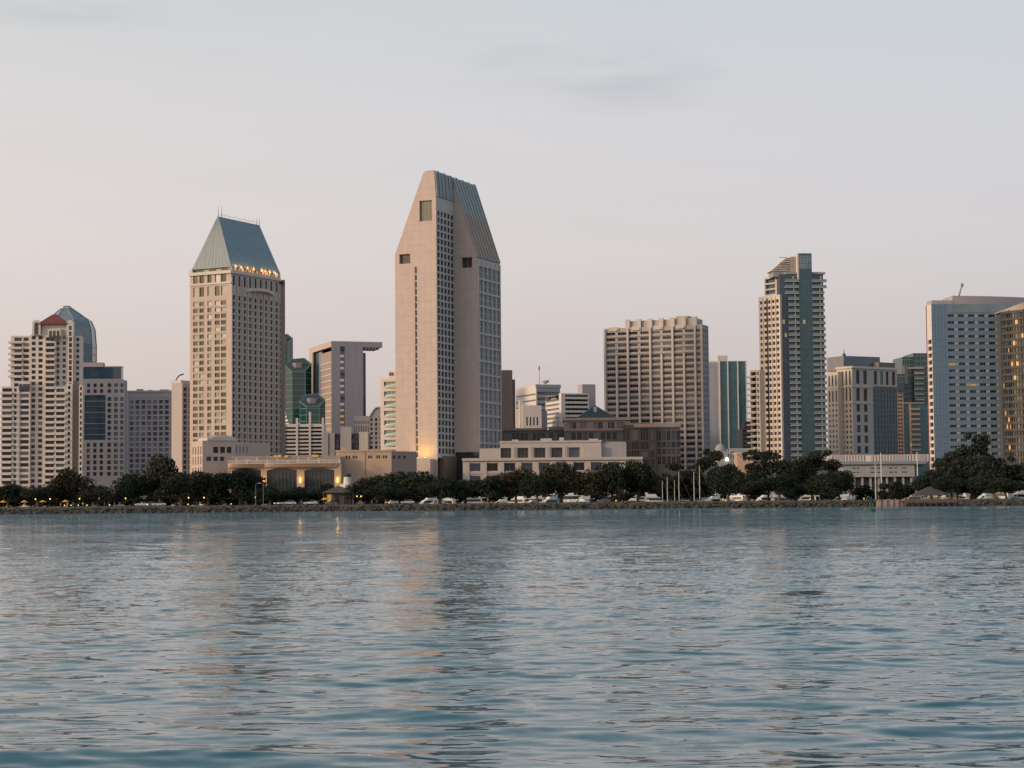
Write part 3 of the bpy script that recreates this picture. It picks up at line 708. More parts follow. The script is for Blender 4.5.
# ================================================================ lavender slab with the cantilevered roof
def cantilever():
    b = Building('office_tower', 'lavender slab tower with a slotted front and a roof slab jutting out to the right', 'tower', base_xy(345, 1130)); W = ('wall', 'lavender')
    fr, zt = b.block(309.2, 331.4, 363.2, 341, 1120, 20, wall=W, faces='EB'); F, L = fr['F'], fr['L']
    # front with a deep vertical slot
    s0, s1 = F.u(340.3), F.u(345.2); zs1, zs0 = F.z(346.5, s0), F.z(425, s0); P = F.P; q = b.mb(*W)
    for a in ((0, s0, GZ, zt), (s1, F.L, GZ, zt), (s0, s1, GZ, zs0), (s0, s1, zs1, zt)): q.poly([P(a[0], a[2]), P(a[1], a[2]), P(a[1], a[3]), P(a[0], a[3])])
    for u in (s0, s1): q.poly([P(u, zs0), P(u, zs0, -2), P(u, zs1, -2), P(u, zs1)])
    fh = (zs1 - zs0) / 13
    for k in range(13):
        z = zs0 + fh * k; b.win.append((F, s0, s1, z, z + fh, -2 + .002, 'lavender_grey', 1))
        w = MB(); w.fbox(F, s0 + .3, s1 - .3, z + 1.0, z + 2.3, -1.98, -1.8); b.part('slot_lamp', ('lit_room' if k < 3 else ('lamp_dim' if k % 4 else 'glass_mid')), w)
    # left side: beige frame, blue strip and a bay of pink panels
    fw = b.mb('frame_wall', 'beige_pink'); c0, c1, c2 = L.u(312.6), L.u(319.2), L.L; zf = L.z(354.5, 5)
    PL = L.P
    fw.fbox(L, 0, c0, GZ, zt, -1, 0); fw.fbox(L, c0, c2 - .02, zt - 3.4, zt, -3, 0)
    g = MB(); g.poly([PL(c0, GZ, -2), PL(c1, GZ, -2), PL(c1, zt - 3.4, -2), PL(c0, zt - 3.4, -2)]); b.part('glass_curtain_wall', 'glass_slate', g)
    pn = MB(); pn.poly([PL(c1, GZ, -1.2), PL(c2, GZ, -1.2), PL(c2, zt - 5.5, -1.2), PL(c1, zt - 5.5, -1.2)]); b.part('panel_bay', 'tan_panel', pn)
    for k in range(16):
        z = L.z(362 + 6.1 * k, c2 - 3)
        if z < GZ: break
        m = MB(); m.fbox(L, c1, c2 - .05, z - .28, z + .28, -1.19, -.9); b.part('floor_band', 'pale_wall', m)
    # cantilever slab
    m = MB(); u1 = F.u(382.3, 345); m.fbox(F, F.L - .01, u1, zt - 3.3, zt + .02, -16, .02)
    b.part('cantilever_slab', 'lavender', m)
    for k in range(5):
        u = F.L + (u1 - F.L) * (k + 1) / 6; m = MB(); m.fbox(F, u - .35, u + .35, zt - 4.4, zt - 3.3, -15, -.4); b.part('cantilever_rib', 'cream', m)
    m = MB(); m.fbox(F, F.L + .01, F.u(366.6), GZ, zt - 6.5, -9, -1.6); b.part('glass_edge', 'glass_blue', m)
    b.finish()
lamp('lamp_dim', (.75, .72, .66), .35)
cantilever()

def left_low():
    ch = (('glass_dark', 6), ('glass_mid', 2), ('glass_curtain', 1))
    # --- round-topped office
    b = Building('office_building', 'grey office with a curved gable top beside the green balconied block', 'building', base_xy(368, 1012)); W = ('wall', 'grey_wall')
    fr, zt = b.block(None, 353.5, 369.4, 416, 1016, 2, deepL=18, wall=W, faces='LEB'); F = fr['F']
    b.facade(F, GZ, zt, ucols(F.L, 9, .35), [(F.z(424, 0), F.z(421, 0)), (F.z(440, 0), F.z(426, 0)), (F.z(470, 0), F.z(443, 0))], .4, W, ch)
    fr, zt = b.block(None, 369, 383, 417, 1010, 2, deepL=18, wall=W, faces='LEB'); F = fr['F']
    b.facade(F, GZ, zt, ucols(F.L, 3, .5), rpx(F, 0, 418.2, 4.6, 3, 12), .4, W, ch)
    pr = [(F.u(369.2), zt)] + [(F.u(369.2) + (F.L) * s, zt + 5.0 * math.sin(math.pi / 2 * min(1, s * 1.7))) for s in (k / 12 for k in range(1, 13))] + [(F.L, zt)]
    m = MB(); m.loft([[F.P(u, z, n) for u, z in pr] for n in (-17.9, -.02)]); b.part('curved_gable', 'grey_wall', m)
    m = MB(); m.tube([F.P(u, z + .2, .1) for u, z in pr[:-1]], .45, 6); b.part('gable_coping', 'pale_wall', m)
    b.finish()
    # --- pylons block
    b = Building('office_building', 'low dark glass block between four pale pylons below the cantilevered slab tower', 'building', base_xy(345, 905))
    Y = 905; F = Frame((slope(322.8) * Y, Y), (1, 0), 1)
    for (a, c, y, o) in ((322.9, 328.3, 432.5, 1), (329.2, 334.4, 433.2, 0), (340.5, 351.2, 427, 1.5), (359, 367.8, 432, 1)):
        m = MB(); m.fbox(F, F.u(a), F.u(c), GZ, F.z(y, F.u(a)), -6, o); b.part('pylon', 'pale_wall', m)
    F.L = F.u(367); zt = F.z(433.5, 3)
    b.facade(Frame(F.O, F.U, F.L), GZ, zt, ucols(F.L, 14, .8), rpx(F, 0, 435, 4.6, 3.4, 7), .2, ('wall', 'dark_wall'), (('glass_blue', 4), ('glass_dark', 2)), n=-2)
    m = MB(); m.fbox(F, 0, F.L, GZ, zt, -20, -2.5); b.part('core', 'dark_wall', m)
    b.finish()
    # --- green balconies
    b = Building('apartment_block', 'cream apartment block with stacked green glazed balconies against the tallest tower', 'building', base_xy(389, 930))
    fr, zt = b.block(None, 380.4, 400, 378.3, 885, -25, deepL=20, wall=('wall', 'cream'), faces='LEB'); F = fr['F']
    W = ('wall', 'cream'); rows = []
    for k in range(8): rows.append((F.z(380.5 + 9.7 * k + 7.6, 3), F.z(380.5 + 9.7 * k + 1.2, 3)))
    b.facade(F, GZ, zt, [(F.u(384), F.L - .05)], rows, .8, W, (('glass_bay', 1),), mul=4)
    for (a, c) in rows:
        m = MB(); u0, u1 = F.u(383.4), F.L
        m.hexa([F.P(u0, a, .1), F.P(u1, a, 1.5), F.P(u1, a, -.2), F.P(u0, a, -.2), F.P(u0 + 1.2, a + 1.3, .1), F.P(u1, a + 1.9, 1.5), F.P(u1, a + 1.9, 1.35), F.P(u0 + 1.2, a + 1.3, -.05)])
        b.part('balcony', 'rail_teal', m)
    m = MB(); m.fbox(F, F.u(388.8), F.L, zt - 1, F.z(371, 5), -10, -.1); b.part('stair_tower', 'cream', m)
    m = MB()
    for x in (389.6, 391.8): m.fbox(F, F.u(x), F.u(x + 1), F.z(375.5, 5), F.z(372.6, 5), -.09, .6)
    b.part('roof_vent', 'brown_wall', m)
    b.finish()
left_low()
# ================================================================ podiums of the hotels
def podiums():
    ch = (('glass_dark', 5), ('glass_mid', 2))
    b = Building('hotel_wing', 'low pink hotel wing with three dark square windows below the hipped roof hotel', 'building', base_xy(222, 840)); W = ('wall', 'beige_pink')
    fr, zt = b.block(191.6, 202.6, 234.8, 440.5, 838, 25, wall=W, faces='EB', z0=GZ); F, L, E = fr['F'], fr['L'], fr['E']
    c3 = cpx(F, [(213.2, 218.4), (220.2, 225.2), (226.8, 231.6)], 450); c3b = cpx(F, [(206.5, 211.3), (213.4, 217.8), (220, 224.4)], 458)
    b.facade(F, GZ, F.z(455, 5), c3b, [(F.z(461, 5), F.z(456.6, 5))], .6, W, (('glass_mid', 1),))
    b.facade(F, F.z(455, 5), zt, c3, [(F.z(453, 8), F.z(446.8, 8))], .8, W, (('glass_dark', 1),))
    b.facade(L, GZ, zt - 2.5, ucols(L.L, 4, .35, .5, .5), [(L.z(455, 2), L.z(447, 2)), (L.z(465, 2), L.z(457, 2)), (L.z(476, 2), L.z(468, 2))], .5, W, (('glass_curtain', 1),))
    q = b.mb(*W); q.poly([L.P(0, zt - 2.5), L.P(L.L, zt - 2.5), L.P(L.L, zt), L.P(0, zt)])
    m = MB(); m.fbox(F, F.u(207), F.L + .5, zt, zt + 1.1, -14, .45); b.part('cornice', 'pale_wall', m)
    u0, u1, = F.u(211.5), F.L + 1.0; zr = zt + 1.1
    m = MB(); m.loft([[F.P(u0, zr, .6), F.P(u1, zr, .6), F.P(u1, zr, -14), F.P(u0, zr, -14)], [F.P(u0 + 3.5, zr + 1.7, -4), F.P(u1 - 4, zr + 1.7, -4), F.P(u1 - 4, zr + 1.7, -10), F.P(u0 + 3.5, zr + 1.7, -10)]]); b.part('roof_cap', 'roof_beige', m)
    # shaded right flank, its shade painted as grey on the pink wing
    F2 = Frame(F.P(F.L, 0)[:2], (math.cos(R(60)), math.sin(R(60))), 26)
    b.facade(F2, GZ, zt - .5, ucols(10, 4, .3), [(F2.z(453, 1), F2.z(446, 1))], .5, ('flank_wall', 'shade_grey'), (('glass_dark', 1),))
    b.finish()
    # --- arched hall with roof terrace
    b = Building('banquet_hall', 'cream hall with tall arched glass bays, wall lanterns and a balustraded roof terrace', 'building', base_xy(285, 815)); W = ('wall', 'sand_wall')
    Y = 812; F = Frame((slope(228) * Y, Y), (1, 0.0), 1); F.L = F.u(341, 470)
    zt = F.z(464.5, 15); q = b.mb(*W); P = F.P
    arches = [(232, 261), (266.8, 296.8), (304.4, 334.4)]; uc = 0; zb = GZ
    for (a, c) in arches:
        ua, ub = F.u(a, 475), F.u(c, 475); zs = F.z(470.6, ua); zp = F.z(468.2, ua); N = 10
        q.poly([P(uc, zb), P(ua, zb), P(ua, zt), P(uc, zt)])
        top = [(ua + (ub - ua) * k / N, zs + (zp - zs) * math.sin(math.pi * k / N)) for k in range(N + 1)]
        for k in range(N):
            q.poly([P(top[k][0], top[k][1]), P(top[k + 1][0], top[k + 1][1]), P(top[k + 1][0], zt), P(top[k][0], zt)])
            q.poly([P(top[k][0], top[k][1]), P(top[k][0], top[k][1], -1.5), P(top[k + 1][0], top[k + 1][1], -1.5), P(top[k + 1][0], top[k + 1][1])])
        for u in (ua, ub): q.poly([P(u, zb), P(u, zb, -1.5), P(u, zs, -1.5), P(u, zs)])
        g = MB(); g.poly([P(ua, zb, -1.5)] + [P(ub, zb, -1.5)] + [P(u, z, -1.5) for u, z in reversed(top)], 0)
        for k in range(1, 8): u = ua + (ub - ua) * k / 8; g.fbox(F, u - .12, u + .12, zb, zs, -1.49, -1.25, 1)
        for k in range(1, 4): z = zb + (zs - zb) * k / 4; g.fbox(F, ua, ub, z - .12, z + .12, -1.488, -1.3, 1)
        b.part('arched_window', ['glass_arch', 'frame_dark'], g); uc = ub
    q.poly([P(uc, zb), P(F.L, zb), P(F.L, zt), P(uc, zt)])
    q.poly([P(F.L, zb), P(F.L, zb, -20), P(F.L, zt, -20), P(F.L, zt)]); q.poly([P(0, zb, -20), P(0, zb), P(0, zt), P(0, zt, -20)]); q.poly([P(0, zt), P(F.L, zt), P(F.L, zt, -20), P(0, zt, -20)])
    for (a, c) in ((228, 262.5), (264.5, 337)):
        m = MB(); u0, u1 = F.u(a, 465), F.u(c, 465); N = 12
        for k in range(N):
            s0, s1 = k / N, (k + 1) / N; o = lambda s: .6 + 2.2 * math.sin(math.pi * s) ** .6
            m.hexa([P(u0 + (u1 - u0) * s0, zt - 1.3, o(s0) * .6), P(u0 + (u1 - u0) * s1, zt - 1.3, o(s1) * .6), P(u0 + (u1 - u0) * s1, zt - 1.3, -.3), P(u0 + (u1 - u0) * s0, zt - 1.3, -.3), P(u0 + (u1 - u0) * s0, zt + .3, o(s0)), P(u0 + (u1 - u0) * s1, zt + .3, o(s1)), P(u0 + (u1 - u0) * s1, zt + .3, -.3), P(u0 + (u1 - u0) * s0, zt + .3, -.3)])
        b.part('curved_cornice', 'sand_wall', m)
    bl = MB(); zz = F.z(458.5, 15)
    n = 60
    for k in range(n): u = .3 + (F.L - .6) * k / (n - 1); bl.fbox(F, u - .14, u + .14, zt + .3, zt + 1.5, .05, .35)
    bl.fbox(F, 0, F.L, zt + 1.5, zt + 1.8, 0, .42); bl.fbox(F, 0, F.L, zt + .3, zt + .55, .0, .42)
    b.part('balustrade', 'pale_wall', bl)
    m = MB(); m.fbox(F, F.u(229), F.L - 1, zt, zz + 1.2, -17, -6); b.part('terrace_wall', 'tan_panel', m)
    for k in range(22):                                      # pergola posts and planters on the terrace
        u = 1 + (F.L - 2) * k / 21; m = MB(); h = random.uniform(1.6, 3.4); m.fbox(F, u - .25, u + .25, zt + .02, zt + h, -3, -2.5)
        if k % 3 == 0: m.fbox(F, u - .8, u + 1.4, zt + h, zt + h + .25, -4.4, -2.2)
        b.part('terrace_post', 'pale_wall' if k % 2 else 'tan_panel', m)
    for x, y in ((274, 456), (278, 455.6), (284.8, 456), (312, 455.4), (315, 455.6)):
        m = MB(); u = F.u(x, 456); z = F.z(y, u); m.fbox(F, u - .7, u + .7, z - .45, z + .45, -5.9, -5.5); b.part('terrace_lamp', 'lit_room', m)
    for x in (263.8, 300.5, 337.8):
        u = F.u(x, 478); z = F.z(479.5, u); m = MB(); m.lathe(P(u, z, .45), [(.1, -1.6), (.34, -1.2), (.45, .4), (.2, .9), (.05, 1.2)], 8); b.part('wall_lantern', 'lamp_warm', m)
        l = bpy.data.lights.new('lantern_light', 'POINT'); l.energy = 150; l.specular_factor = 0; l.color = (1, .6, .2); l.shadow_soft_size = .4
        o = bpy.data.objects.new('lantern_light', l); o.location = P(u, z, 1.3); COL.objects.link(o)
    b.finish()
    # --- pink ballroom block
    b = Building('hotel_wing', 'plain orange pink ballroom block with a line of small square windows under its roof edge', 'building', base_xy(365, 830)); W = ('wall', 'ballroom_wall')
    fr, zt = b.block(None, 335.5, 391.2, 451.6, 822, 0, deepL=24, wall=W, faces='LB'); F, E = fr['F'], fr['E']
    cols = cpx(F, [(345.5, 347.6), (348.3, 350.2), (352.6, 354.6), (355.4, 357.2), (368, 369.8), (370.3, 372), (376.4, 378.2), (378.8, 380.2), (382.8, 384.6), (385.3, 387.2)], 457)
    b.facade(F, GZ, zt, cols, [(F.z(458.6, 10), F.z(455.6, 10))], .4, W, (('glass_mid', 1),))
    E2 = Frame(F.P(F.L, 0)[:2], (math.cos(R(50)), math.sin(R(50))), 16)
    b.facade(E2, GZ, zt, ucols(10, 3, .5), [(E2.z(458.6, 1), E2.z(455.6, 1))], .4, ('flank_wall', 'tan_panel'), (('glass_mid', 1),))  # shaded flank in a darker tan, the shade put into its colour
    m = MB(); u = F.u(365.3, 465); m.fbox(F, u - .12, u + .12, GZ, zt, .002, .1); b.part('wall_joint', 'brown_wall', m)
    m = MB(); m.fbox(F, -.2, F.L + .2, zt - .1, zt + .6, -1, .3); m.fbox(F, F.u(340), F.u(346), zt + .6, zt + 1.6, -7, -2); b.part('coping', 'ballroom_wall', m)
    b.finish()
podiums()
# the lit wall patch at the foot of the tall hotel is thrown by a floodlight on the entrance block
for du, e in ((.35, 1250), (.7, 1250)):
    l = bpy.data.lights.new('floodlight', 'SPOT'); l.energy = e; l.color = (1, .56, .05); l.spot_size = R(120); l.spot_blend = 1; l.shadow_soft_size = .3
    o = bpy.data.objects.new('floodlight', l); u = E0 + (E1 - E0) * du
    p = Vector(A12.P(u, A12.z(458.5, E0) + .6, 4.9)); o.location = p; o.rotation_euler = (Vector(A12.P(u, A12.z(446, E0), 0)) - p).to_track_quat('-Z', 'Y').to_euler(); COL.objects.link(o)
    fl = MB(); fl.fbox(A12, u - .5, u + .5, A12.z(459.5, E0) + .02, A12.z(459.5, E0) + .5, 3.6, 4.4, 0); fl.fbox(A12, u - .35, u + .35, A12.z(459.5, E0) + .5, A12.z(459.5, E0) + .75, 3.55, 4.1, 1)
    o = fl.build('floodlight_box', ['frame_grey', 'lamp_yellow'])
    tag(o, 'small floodlight on the block at the foot of the tallest tower washing its gable yellow', 'floodlight', 'floodlights at the foot of the tallest tower')

def middle():
    # --- brown ribbed tower
    b = Building('office_tower', 'plain dark brown ribbed tower just behind the tallest tower', 'tower', base_xy(507, 1015)); W = ('wall', 'brown_wall')
    fr, zt = b.block(None, 497, 512.6, 370, 1012, 8, deepL=14, wall=W); F = fr['F']
    m = MB()
    for k in range(9): u = F.L * (k + .5) / 9; m.fbox(F, u - .3, u + .3, GZ, zt - .4, .01, .45)
    b.part('rib', 'brown_wall', m)
    m = MB(); E = fr['E']; m.fbox(F, F.L + .01, F.u(515.6), GZ, F.z(379.3, F.L), -12, -1.2); b.part('stair_tower', 'brown_wall', m)
    b.finish()
    # --- pale tower with the lit left side
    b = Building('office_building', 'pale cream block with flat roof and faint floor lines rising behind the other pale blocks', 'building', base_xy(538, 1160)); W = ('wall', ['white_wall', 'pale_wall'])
    fr, zt = b.block(515.8, 536.3, 560.2, 385, 1150, 20, wall=W, faces='EB'); F, L = fr['F'], fr['L']
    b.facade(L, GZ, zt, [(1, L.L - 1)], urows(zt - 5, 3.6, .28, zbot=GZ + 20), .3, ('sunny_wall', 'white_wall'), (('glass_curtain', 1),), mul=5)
    b.facade(F, GZ, zt, [(.8, F.L - .8)], urows(zt - 4, 3.6, .5, zbot=GZ + 20), .3, ('shaded_wall', 'grey_wall'), (('glass_curtain', 2), ('glass_slate', 1)), mul=6)  # greyer than the sunny side, its shade put into the wall colour
    m = MB(); m.fbox(F, -.4, F.L + .4, zt - 1.6, zt + .4, -.5, .5); b.part('cornice', 'grey_wall', m)
    m = MB(); C = Vector(F.P(F.u(549), zt, -6)); m.lathe(C, [(.5, -.9), (.5, 1.4), (2.2, 2.0), (2.6, 3.2), (2.4, 3.3), (.4, 1.9)], 12); b.part('satellite_dish', 'pale_wall', m)
    m = MB(); p = Vector(L.P(L.u(527.3), zt, -8)); m.tube([p - Vector((0, 0, 1)), p + Vector((0, 0, 9)), p + Vector((0, 0, 13.5))], [.22, .15, .08], 6); m.lathe(p + Vector((0, 0, 11)), [(.1, -.9), (.5, -.6), (.5, 1.4), (.1, 1.7)], 8); b.part('antenna', 'frame_grey', m)
    b.finish()
    # --- stepped cream block with arched windows
    b = Building('office_building', 'stepped cream block with four tall narrow windows in front of the pale flat roofed block', 'building', base_xy(530, 1085)); W = ('wall', 'white_wall')
    fr, zt = b.block(None, 522.6, 541.5, 405.4, 1075, 6, deepL=18, wall=W, faces='LEB'); F = fr['F']
    b.facade(F, GZ, zt, ucols(F.L, 4, .45, 1.5, 1.5), [(F.z(425.5, 5), F.z(417, 5))], .6, W, (('glass_dark', 1),))
    fr, z2 = b.block(None, 516, 523, 409, 1080, 6, deepL=16, wall=W, faces='LEBF')
    fr, z2 = b.block(None, 541, 547, 411, 1082, 6, deepL=16, wall=('flank_wall', 'grey_wall'), faces='LEBF')
    m = MB(); m.fbox(F, F.u(519.6), F.u(522.8), GZ, F.z(400, 0), -6, -1); b.part('stair_tower', 'white_wall', m)
    b.finish()
    # --- white banded office with tower
    b = Building('office_building', 'white office with dark window bands and blank stair tower left of the beige tower', 'building', base_xy(568, 1095)); W = ('wall', 'white_wall')
    fr, zt = b.block(545.6, 561.2, 589, 393.2, 1090, 18, wall=W, faces='EB'); F, L = fr['F'], fr['L']
    b.facade(F, GZ, zt, [(F.u(565.2), F.L - .5)], [(F.z(394.6 + 4.45 * k + 2.3, 5), F.z(394.6 + 4.45 * k, 5)) for k in reversed(range(8))], .5, W, (('glass_slate', 1), ('glass_dark', 1)), mul=9)
    b.facade(L, GZ, zt - 3, [(1, L.L - 3.5)], [(L.z(400.6 + 4.4 * k + 1.9, 3), L.z(400.6 + 4.4 * k, 3)) for k in reversed(range(7))], .4, ('sunny_wall', 'white_wall'), (('glass_curtain', 1),), mul=7)
    q = b.mb(*W); q.poly([L.P(L.L - 4, zt - 3), L.P(L.L, zt - 3), L.P(L.L, zt), L.P(L.L - 4, zt)])
    b2 = MB(); Y = 1112; F2 = Frame((slope(582.4) * Y, Y), (math.cos(R(18)), math.sin(R(18))), 1); b2.fbox(F2, 0, F2.u(595.6), GZ, F2.z(384.3, 3), -8, 0); b.part('stair_tower', 'lavender', b2)
    b3 = MB()
    for k in range(3): b3.fbox(L, 3 + 3.2 * k, 5 + 3.2 * k, zt - 3.4, zt - .4, -6, -2.5)
    b.part('roof_plant', 'pale_wall', b3)
    b.finish()
    # --- dark glazed low building
    b = Building('shopping_arcade', 'long low dark glazed building peeking over the cream hall beside the tallest tower', 'building', base_xy(535, 940)); W = ('wall', 'dark_wall')
    fr, zt = b.block(None, 502.5, 566, 430, 935, 0, deepL=20, wall=W, faces='LEB'); F = fr['F']
    b.facade(F, GZ, zt, ucols(F.L, 15, .78, .3, .3), [(F.z(446, 5), F.z(441.5, 5)), (F.z(440, 5), F.z(433, 5))], .5, W, (('glass_dark', 4), ('glass_green', 3), ('glass_teal', 1.2), ('glass_curtain', .8)))
    m = MB(); m.fbox(F, -.3, F.u(547), zt - .3, zt + .8, -4, .6); b.part('canopy', 'brown_wall', m)
    for x0, x1, y in ((549, 565, 427), (504, 512, 428.3), (530, 533, 428)):
        m = MB(); m.fbox(F, F.u(x0), F.u(x1), zt - .2, F.z(y, 10), -10, -2); b.part('roof_plant', 'brown_wall', m)
    b.finish()
    # --- pyramid roof building
    b = Building('mall_pavilion', 'tan pavilion with a dark slate pyramid roof in front of the wide beige tower', 'building', base_xy(596, 930)); W = ('wall', 'tan_panel')
    fr, zt = b.block(None, 564.4, 628.8, 420, 925, 0, deepL=28, wall=W, faces='LEB'); F = fr['F']
    g = [(569.4, 572), (572.6, 576.2), (579.8, 582.4), (583, 586.6), (593.2, 597.8), (598.4, 602.6), (608, 610.6), (611.2, 614.4), (617, 619.8), (620.4, 624)]
    b.facade(F, F.z(430.5, 9), zt, cpx(F, g, 425), [(F.z(428.6, 9), F.z(422.3, 9))], .6, W, (('glass_dark', 5), ('glass_curtain', 1)), mul=2)
    b.facade(F, GZ, F.z(430.5, 9), ucols(F.L, 11, .72), [(F.z(439.5, 9), F.z(432.4, 9))], .6, ('lower_wall', 'brown_wall'), (('glass_dark', 3), ('glass_teal', 1), ('glass_mid', 1)))
    co = MB(); co.fbox(F, -.8, F.L + .8, zt - .3, zt + .9, -28.5, 1.0); co.fbox(F, -.3, F.L + .3, F.z(430.6, 9), F.z(429.8, 9), .01, .6); b.part('cornice', 'sand_wall', co)
    u0, u1 = F.u(576.5), F.u(615.5); zr = zt + .9; cu = F.u(595.6)
    m = MB(); m.loft([[F.P(u0, zr, -1), F.P(u1, zr, -1), F.P(u1, zr, -21), F.P(u0, zr, -21)], [F.P(cu - .1, F.z(404.3, cu), -11), F.P(cu + .1, F.z(404.3, cu), -11), F.P(cu + .1, F.z(404.3, cu), -11.2), F.P(cu - .1, F.z(404.3, cu), -11.2)]])
    b.part('pyramid_roof', 'roof_slate', m)
    m = MB()
    for s in (u0, u1): m.tube([F.P(s, zr, -1), F.P(cu, F.z(404.2, cu), -11)], .2, 5)
    b.part('roof_ridge', 'copper_roof', m)
    m = MB(); m.lathe(F.P(cu, F.z(412, cu), -6.4), [(.9, -3), (.9, 2.4), (.1, 3)], 6); b.part('roof_dormer', 'pale_wall', m)
    b.finish()
    # --- brick mall
    b = Building('mall_building', 'red brick mall front with a cream cornice and open dark galleries', 'building', base_xy(652, 922)); W = ('wall', 'brick')
    fr, zt = b.block(None, 624.6, 656, 425, 915, 0, deepL=22, wall=W, faces='LEB'); F = fr['F']
    rows = [(F.z(440, 5) , F.z(429, 5)), (F.z(449, 5), F.z(442.5, 5)), (F.z(457, 5), F.z(451, 5)), (F.z(468, 5), F.z(460, 5))][::-1]
    b.facade(F, GZ, zt, cpx(F, [(626.5, 629.2), (631.5, 638.6), (640.8, 648.2), (650.4, 654)], 440), rows, .9, W, (('glass_dark', 4), ('glass_teal', 1.3), ('glass_curtain', .6)), mul=3)
    co = MB(); co.fbox(F, F.u(633), F.L + .3, zt - 1.2, zt + .5, .01, .8); b.part('cornice', 'sand_wall', co)
    m = MB(); m.fbox(F, F.u(634), F.u(651), zt, F.z(423, 5), -9, -2); b.part('roof_plant', 'brown_wall', m)
    fr, zt = b.block(None, 656.2, 680, 424, 918, 0, deepL=22, wall=('dark_front', 'brown_wall'), faces='LEB'); F = fr['F']
    rows = [(F.z(440, 5), F.z(431, 5)), (F.z(447, 5), F.z(442, 5)), (F.z(454, 5), F.z(449, 5)), (F.z(464, 5), F.z(456.5, 5))][::-1]
    b.facade(F, GZ, zt, ucols(F.L, 5, .7), rows, .9, ('dark_front', 'brown_wall'), (('glass_dark', 5), ('glass_blue', 1.3)), mul=2)
    for x in (657.5, 668, 678.5): co.fbox(F, F.u(x) - .4, F.u(x) + .4, GZ, zt, .0, .5)
    co = MB(); co.fbox(F, 0, F.L + .2, zt - 1.6, zt + .4, .01, .7); b.part('cornice', 'beige', co)
    b.finish()
    # --- long cream convention hall
    b = Building('convention_hall', 'long low cream hall in two tiers with rows of square dark openings', 'building', base_xy(550, 855)); W = ('wall', 'hall_wall')
    fr, zt = b.block(None, 462.8, 642, 459, 848, 0, deepL=40, wall=W, faces='LEB', yref=465); F = fr['F']
    cols = cpx(F, [(470 + 17.35 * k - (.6 if k else 0), 481 + 17.35 * k - .6) for k in range(10)], 467)
    rows = [(F.z(484, 20), F.z(475.6, 20)), (F.z(470.8, 20), F.z(463, 20))]
    b.facade(F, GZ, zt, cols, rows, 1.8, W, (('glass_blue', 3), ('glass_dark', 3)), mul=2)
    p = b.mb('pier', 'hall_wall')
    for k in range(11):
        u = F.u(467.2 + 17.35 * k, 467); p.fbox(F, u - .95, u + .95, GZ, zt - 1.6, .0, .55)
    p.fbox(F, -.3, F.L + .3, zt - .9, zt + .3, .005, .9); p.fbox(F, 0, F.L, F.z(473.6, 20), F.z(472, 20), .005, .35)
    F3 = Frame(F.P(0, 0, -9)[:2], F.U, F.L); zu = F3.z(441.2, 50)
    fa = F3.u(500, 450); fb = F3.u(601.2, 450)
    Fu = Frame(F3.P(fa, 0)[:2], F3.U, fb - fa)
    cols = cpx(Fu, [(500.6, 511), (517.4, 528.2), (534.4, 545.4), (551.4, 562.4), (568.6, 579.8)], 452)
    up = ('upper_wall', 'hall_wall')
    b.facade(Fu, zt - 1.2, zu, cols, [(Fu.z(458, 20), Fu.z(447.6, 20))], 2.0, up, (('glass_slate', 2), ('glass_mid', 2)), mul=3)
    q = b.mb(*up)
    for f0, f1 in ((0, None), (Fu.L, None)): q.poly([Fu.P(f0, zt - 1.2, 0), Fu.P(f0, zt - 1.2, -20), Fu.P(f0, zu, -20), Fu.P(f0, zu, 0)])
    q.poly([Fu.P(0, zu, 0), Fu.P(Fu.L, zu, 0), Fu.P(Fu.L, zu, -20), Fu.P(0, zu, -20)])
    for x in (513.6, 515, 531, 532.4, 548, 549.4, 565, 566.4): u = Fu.u(x, 452); p.fbox(Fu, u - .22, u + .22, Fu.z(459, 9), Fu.z(447, 9), .0, .3)
    p.fbox(Fu, -.2, Fu.L + .2, zu - .5, zu + .35, -.6, .35)
    for x, w, h in ((512, 3, 1.2), (541, 5, 1.6), (560, 2, 2.0), (590, 4, 1.3)):
        m = MB(); u = F3.u(x, 441); m.fbox(F3, u, u + w, zu, zu + h, -13, -8); b.part('roof_vent', 'hall_wall', m)
    m = MB(); m.fbox(F3, F3.u(479.5, 450), fa - .01, zt - 1.1, F3.z(448.4, 10), -16, -.6); b.part('side_wing', 'hall_wall', m)
    m = MB(); m.fbox(F3, F3.u(583, 450), fb + .01, zt - 1.1, F3.z(445.4, 80), .0, 1.2); b.part('blank_bay', 'hall_wall', m)
    m = MB(); m.fbox(F3, fb + .02, F3.u(626.5, 450), zt - 1.1, F3.z(442.6, 80), -18, -.8); m.fbox(F3, F3.u(607, 450), F3.u(626, 450), F3.z(442.5, 80), F3.z(441.4, 80), -16, -2); b.part('side_wing', 'concrete', m, 'grey flat roofed right wing')
    b.finish()
middle()

